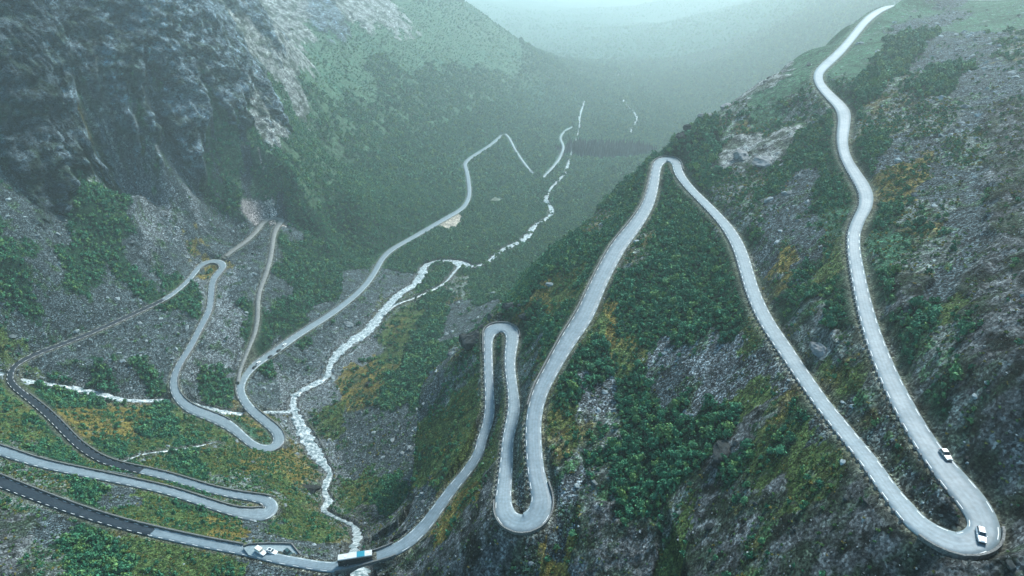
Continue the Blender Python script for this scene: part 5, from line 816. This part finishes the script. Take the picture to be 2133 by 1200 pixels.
# ============================================================ vehicles
M_GLASS = mat('dark_glass', (.02, .03, .035), .12, spec=.8); M_TYRE = mat('tyre_rubber', (.02, .02, .02), .85); M_RIM = mat('wheel_rim', (.45, .46, .47), .35, metal=.8)
M_LAMP = mat('lamp_glass', (.75, .77, .78), .15, spec=.8); M_RED = mat('rear_lamp', (.35, .02, .02), .3); M_TRIM = mat('black_trim', (.03, .03, .032), .6)
def paint(name, c): return mat(name, c, .3, spec=.6, coat=.7)
def wheel(parent, x, y, r=.34, w=.22):
    b = MB(); b.cyl((x, y - w / 2, r), (x, y + w / 2, r), r, 16); t = b.build('wheel', M_TYRE, parent)
    b = MB(); sg = 1 if y > 0 else -1; b.cyl((x, y + sg * (w / 2 + .004), r), (x, y + sg * (w / 2 + .025), r), r * .62, 12); b.build('rim', M_RIM, t)
def car(x, y, z, heading, pm, label, L=4.6, W=1.85, H=1.65, kind='suv', scale=1.0, group=None):
    root = link('parked_car' if 'parked' in label else 'car', None, loc=(x, y, z)); root.rotation_euler = (0, 0, heading); root.scale = (scale,) * 3
    tag(root, label, 'car', group)
    hw = W / 2
    def sec(px, w, z0, z1, c=.07): return [(px, -w + c, z0), (px, -w, z0 + c * 2), (px, -w, z1 - c * 1.5), (px, -w + c * 1.6, z1), (px, w - c * 1.6, z1), (px, w, z1 - c * 1.5), (px, w, z0 + c * 2), (px, w - c, z0)]
    bh = H * .56
    b = MB(); f = L / 2
    b.loft([sec(-f, hw * .82, .35, bh * .86), sec(-f + .18, hw * .95, .24, bh * 1.0), sec(-f + .9, hw, .2, bh * 1.03), sec(0, hw, .2, bh), sec(f * .42, hw, .2, bh * .97), sec(f - .35, hw * .95, .22, bh * .84), sec(f - .08, hw * .86, .28, bh * .74), sec(f, hw * .74, .34, bh * .62)])
    body = b.build('body', pm, root, True, .0)
    for p_ in body.data.polygons: p_.use_smooth = False
    r0, r1 = (-f + .25, f * .30) if kind != 'hatch' else (-f + .35, f * .25)
    t0, t1 = r0 + .38, r1 - .62
    zb, zt = bh - .02, H - .05
    # glass house: one tapered block, then a painted roof and pillars over it
    def ring(px0, px1, w, z): return [(px0, -w, z), (px1, -w, z), (px1, w, z), (px0, w, z)]
    b = MB(); b.loft([ring(r0, r1, hw * .90, zb), ring(t0, t1, hw * .74, zt)]); b.build('cabin', pm, root)
    def quad(name, A, B, Cq, Dq, m_):
        n_ = (Vector(B) - Vector(A)).cross(Vector(Dq) - Vector(A)).normalized() * .012; b = MB()
        V = [Vector(q) + n_ for q in (A, B, Cq, Dq)] + [Vector(q) - n_ for q in (A, B, Cq, Dq)]
        b.add(V, [(0, 1, 2, 3), (7, 6, 5, 4), (0, 4, 5, 1), (1, 5, 6, 2), (2, 6, 7, 3), (3, 7, 4, 0)]); return b.build(name, m_, root)
    def lp(a, b_, t): return tuple(a[k] + (b_[k] - a[k]) * t for k in range(3))
    B_, T2 = ring(r0, r1, hw * .90, zb), ring(t0, t1, hw * .74, zt)
    def inset(a, b_, c, d, e=.08, f_=.1):
        p = lambda s, t: lp(lp(a, b_, s), lp(d, c, s), t); return p(e, f_), p(1 - e, f_), p(1 - e, 1 - f_), p(e, 1 - f_)
    quad('windscreen', *inset(B_[1], B_[2], T2[2], T2[1]), M_GLASS); quad('rear_window', *inset(B_[3], B_[0], T2[0], T2[3]), M_GLASS)
    for (a, b_, c, d) in ((B_[0], B_[1], T2[1], T2[0]), (B_[2], B_[3], T2[3], T2[2])):
        m1, m2 = lp(a, b_, .5), lp(d, c, .5); quad('side_window', *inset(a, m1, m2, d, .1, .14), M_GLASS); quad('side_window', *inset(m1, b_, c, m2, .06, .14), M_GLASS)
    if kind == 'suv':
        for sg in (1, -1): MB().box(((t0 + t1) / 2, sg * hw * .66, zt + .06), (t1 - t0 - .2, .05, .05)).build('roof_rail', M_TRIM, root)
    if kind == 'glassroof': MB().box(((t0 + t1) / 2, 0, zt + .012), ((t1 - t0) * .7, hw * 1.0, .03)).build('glass_roof', M_GLASS, root)
    MB().box((f - .04, 0, .36), (.16, W * .72, .2)).build('bumper', M_TRIM, root)
    for sg in (1, -1):
        MB().box((f - .10, sg * hw * .62, bh * .70), (.16, .34, .14)).build('headlight', M_LAMP, root)
        MB().box((-f + .05, sg * hw * .72, bh * .78), (.10, .20, .26)).build('tail_light', M_RED, root)
        MB().box((r1 - .25, sg * (hw + .08), bh + .06), (.12, .18, .12)).build('wing_mirror', pm, root)
        for px in (-L * .30, L * .31): wheel(root, px, sg * (hw - .12))
    return root
def van(x, y, z, heading, pm, label, scale=1.0):
    root = car(x, y, z, heading, pm, label, L=5.2, W=1.95, H=1.9, kind='van', scale=scale)
    MB().box((-.9, 0, 1.55), (2.9, 1.8, .95)).build('camper_box', mat('cream_box', (.62, .60, .52), .6), root)
    MB().box((-.9, 0, 2.05), (2.6, 1.6, .05)).build('box_lid', mat('cream_lid', (.72, .70, .62), .6), root)
    return root
WHITE = paint('white_paint', (.72, .74, .74)); SILV = paint('silver_paint', (.46, .50, .53)); DKG = paint('dark_green_paint', (.015, .05, .045)); BLK = paint('black_paint', (.02, .022, .025)); SHADED_WHITE = paint('shaded_white_paint', (.14, .19, .20))  # the grey is white paint darkened for a car standing in shade
def yaw(i, rev=False):
    a = math.atan2(T_[i][1], T_[i][0]); return a + (math.pi if rev else 0)
def on_road(u_, x_, y_):
    k = int(np.argmin((P0[:, 0] - x_) ** 2 + (P0[:, 1] - y_) ** 2)); return k
car(96.55, 98.6, CAMZ - 112.7 + .01, math.radians(-114), SILV, 'silver estate car driving round the nearest hairpin at the lower right', scale=.9)
k = on_road(0, 100.5, 122.5); car(P0[k, 0] + N_[k, 0] * 2.3, P0[k, 1] + N_[k, 1] * 2.3, P0[k, 2] + CAMZ, yaw(k), SHADED_WHITE, 'white car with shade painted in as grey, on the upper road arm close to the dark rock bank', kind='hatch', L=4.2, H=1.5, scale=.9)
zb_ = SL['main'][129 * 6, 2]
van(-105.6, 197.9, CAMZ - 235.72, math.radians(-32), WHITE, 'white camper van with a cream roof box in the bay near the bridge', 1.08)
car(-100.9, 198.0, CAMZ - 235.72, math.radians(-20), WHITE, 'white car with a dark glass roof parked between the camper van and the dark car', kind='glassroof', H=1.5, scale=1.12)
car(-93.6, 197.2, CAMZ - 235.72, math.radians(-38), DKG, 'dark green car parked nearest the bridge in the parking bay', scale=1.12)
bay = sheet('parking_bay', [(-114, 200.6), (-111.5, 201.7), (-103.5, 202.2), (-94, 201.9), (-86, 193.2), (-86.5, 191.4), (-92.6, 191.9), (-101.4, 193.8), (-110.4, 196.8)], -235.735, M_ASPH, .6)
b = MB(); pts_ = [(-114, 200.8), (-111.5, 201.9), (-103.5, 202.4), (-94, 202.1), (-85.9, 193.4)]; rings = []
for k in range(len(pts_) - 1):
    for t in np.linspace(0, 1, 6)[:-1]: rings.append((pts_[k][0] + (pts_[k + 1][0] - pts_[k][0]) * t, pts_[k][1] + (pts_[k + 1][1] - pts_[k][1]) * t))
rings.append(pts_[-1]); b.loft([[(p[0], p[1], CAMZ - 237.5), (p[0], p[1], CAMZ - 234.9), (p[0] + .35, p[1] + .35, CAMZ - 234.9), (p[0] + .35, p[1] + .35, CAMZ - 237.5)] for p in rings])
tag(b.build('stone_parapet', M_STONE), 'angled stone wall enclosing the parking bay beside the bridge', 'wall')
b = MB()
for k in range(7):
    a0 = (-101.5 + 1.9 * k, 194.6 - .28 * k); V = [(a0[0], a0[1], CAMZ - 235.71), (a0[0] + 1.1, a0[1] - .2, CAMZ - 235.71), (a0[0] + 1.1, a0[1] + .02, CAMZ - 235.71), (a0[0], a0[1] + .22, CAMZ - 235.71)]
    if k < 6: b2 = MB(); b2.add(V, [(0, 1, 2, 3)]); b2.build('bay_line_dash', M_PAINT, bay)
for (x_, y_, off, pm, lab) in ((-220.5, 500.5, 1.2, WHITE, 'small white car parked first on the valley road shoulder above the river'), (-222.5, 494.5, 2.5, BLK, 'small black car parked behind the first white car on the valley road'),
                          (-216.5, 511.5, 3.6, BLK, 'lone dark car on the valley road midway between two pairs of parked cars'), (-213, 525.0, 3.2, BLK, 'small black car in the farther pair parked on the valley road'), (-210.5, 532.5, 1.5, WHITE, 'small white car in the farther pair parked on the valley road')):
    k = on_road(0, x_, y_); px, py = P0[k, 0] - N_[k, 0] * off, P0[k, 1] - N_[k, 1] * off
    if pm is BLK: px, py = P0[k, 0] - N_[k, 0] * min(off, P0[k, 3] - .9), P0[k, 1] - N_[k, 1] * min(off, P0[k, 3] - .9)
    car(px, py, P0[k, 2] + CAMZ, yaw(k), pm, lab, kind='hatch', H=1.6, scale=1.15)
# the bus on the bridge
def bus(x, y, z, heading):
    root = link('coach_bus', None, loc=(x, y, z)); root.rotation_euler = (0, 0, heading); root.scale = (1.08, 1.2, 1.3)
    tag(root, 'long coach with a white roof, blue roof panel and dark sides crossing the bridge', 'bus')
    L, W, H = 12.6, 2.6, 3.3; hw = W / 2
    dark = paint('bus_dark_paint', (.025, .028, .032)); MB().box((0, 0, .35 + 1.3), (L, W, 2.6)).build('body', dark, root, bevel=.12)
    r = MB(); r.loft([[(-L / 2 + .05, -hw + .03, 2.955), (L / 2 - .05, -hw + .03, 2.955), (L / 2 - .05, hw - .03, 2.955), (-L / 2 + .05, hw - .03, 2.955)], [(-L / 2 + .15, -hw + .22, 3.18), (L / 2 - .2, -hw + .22, 3.18), (L / 2 - .2, hw - .22, 3.18), (-L / 2 + .15, hw - .22, 3.18)]])
    roof = r.build('roof', mat('bus_white_roof', (.48, .50, .49), .5, .08, 1), root)
    MB().box((2.15, 0, 3.21), (2.9, W - .35, .06)).build('roof_panel', mat('bus_blue_panel', (.02, .20, .27), .45), root)
    for px in (-3.4, 4.6): MB().box((px, 0, 3.22), (.9, .8, .1)).build('roof_hatch', mat('bus_hatch', (.62, .63, .62), .5), root)
    for sg in (1, -1):
        for k in range(7): MB().box((-5.0 + 1.62 * k, sg * (hw + .006), 2.15), (1.48, .02, .95)).build('side_window', M_GLASS, root)
        for px in (-4.1, -2.9, 4.0): wheel(root, px, sg * (hw - .13), .5, .3)
        MB().box((L / 2 + .12, sg * (hw + .12), 2.5), (.14, .2, .42)).build('wing_mirror', M_TRIM, root)
        MB().box((L / 2 + .012, sg * .9, .85), (.03, .36, .2)).build('headlight', M_LAMP, root)
    MB().box((L / 2 + .012, 0, 2.05), (.03, 2.2, 1.4)).build('windscreen', M_GLASS, root)
    MB().box((-L / 2 - .012, 0, 2.2), (.03, 1.9, .9)).build('rear_window', M_GLASS, root)
k = 125 * 6 + 0; bus(P0[k, 0] + .3, P0[k, 1] + .2, P0[k, 2] + CAMZ + .01, yaw(k, True))
# ============================================================ haze
zb_h = float(Zg.min()) - 1.5; hb = MB().box((0, 6300, (zb_h + CAMZ + 60) / 2), (21600, 13000, CAMZ + 60 - zb_h))
m = bpy.data.materials.new('haze'); m.use_nodes = True; n, l = m.node_tree.nodes, m.node_tree.links
n.remove(n['Principled BSDF']); pv = n.new('ShaderNodeVolumePrincipled'); pv.inputs['Density'].default_value = HAZE_DENSITY
pv.inputs['Color'].default_value = (*HAZE_COLOR, 1); pv.inputs['Anisotropy'].default_value = HAZE_G
l.new(pv.outputs[0], n['Material Output'].inputs['Volume'])
tag(hb.build('haze', m), kind='stuff')
print('done', time.time() - _T0)
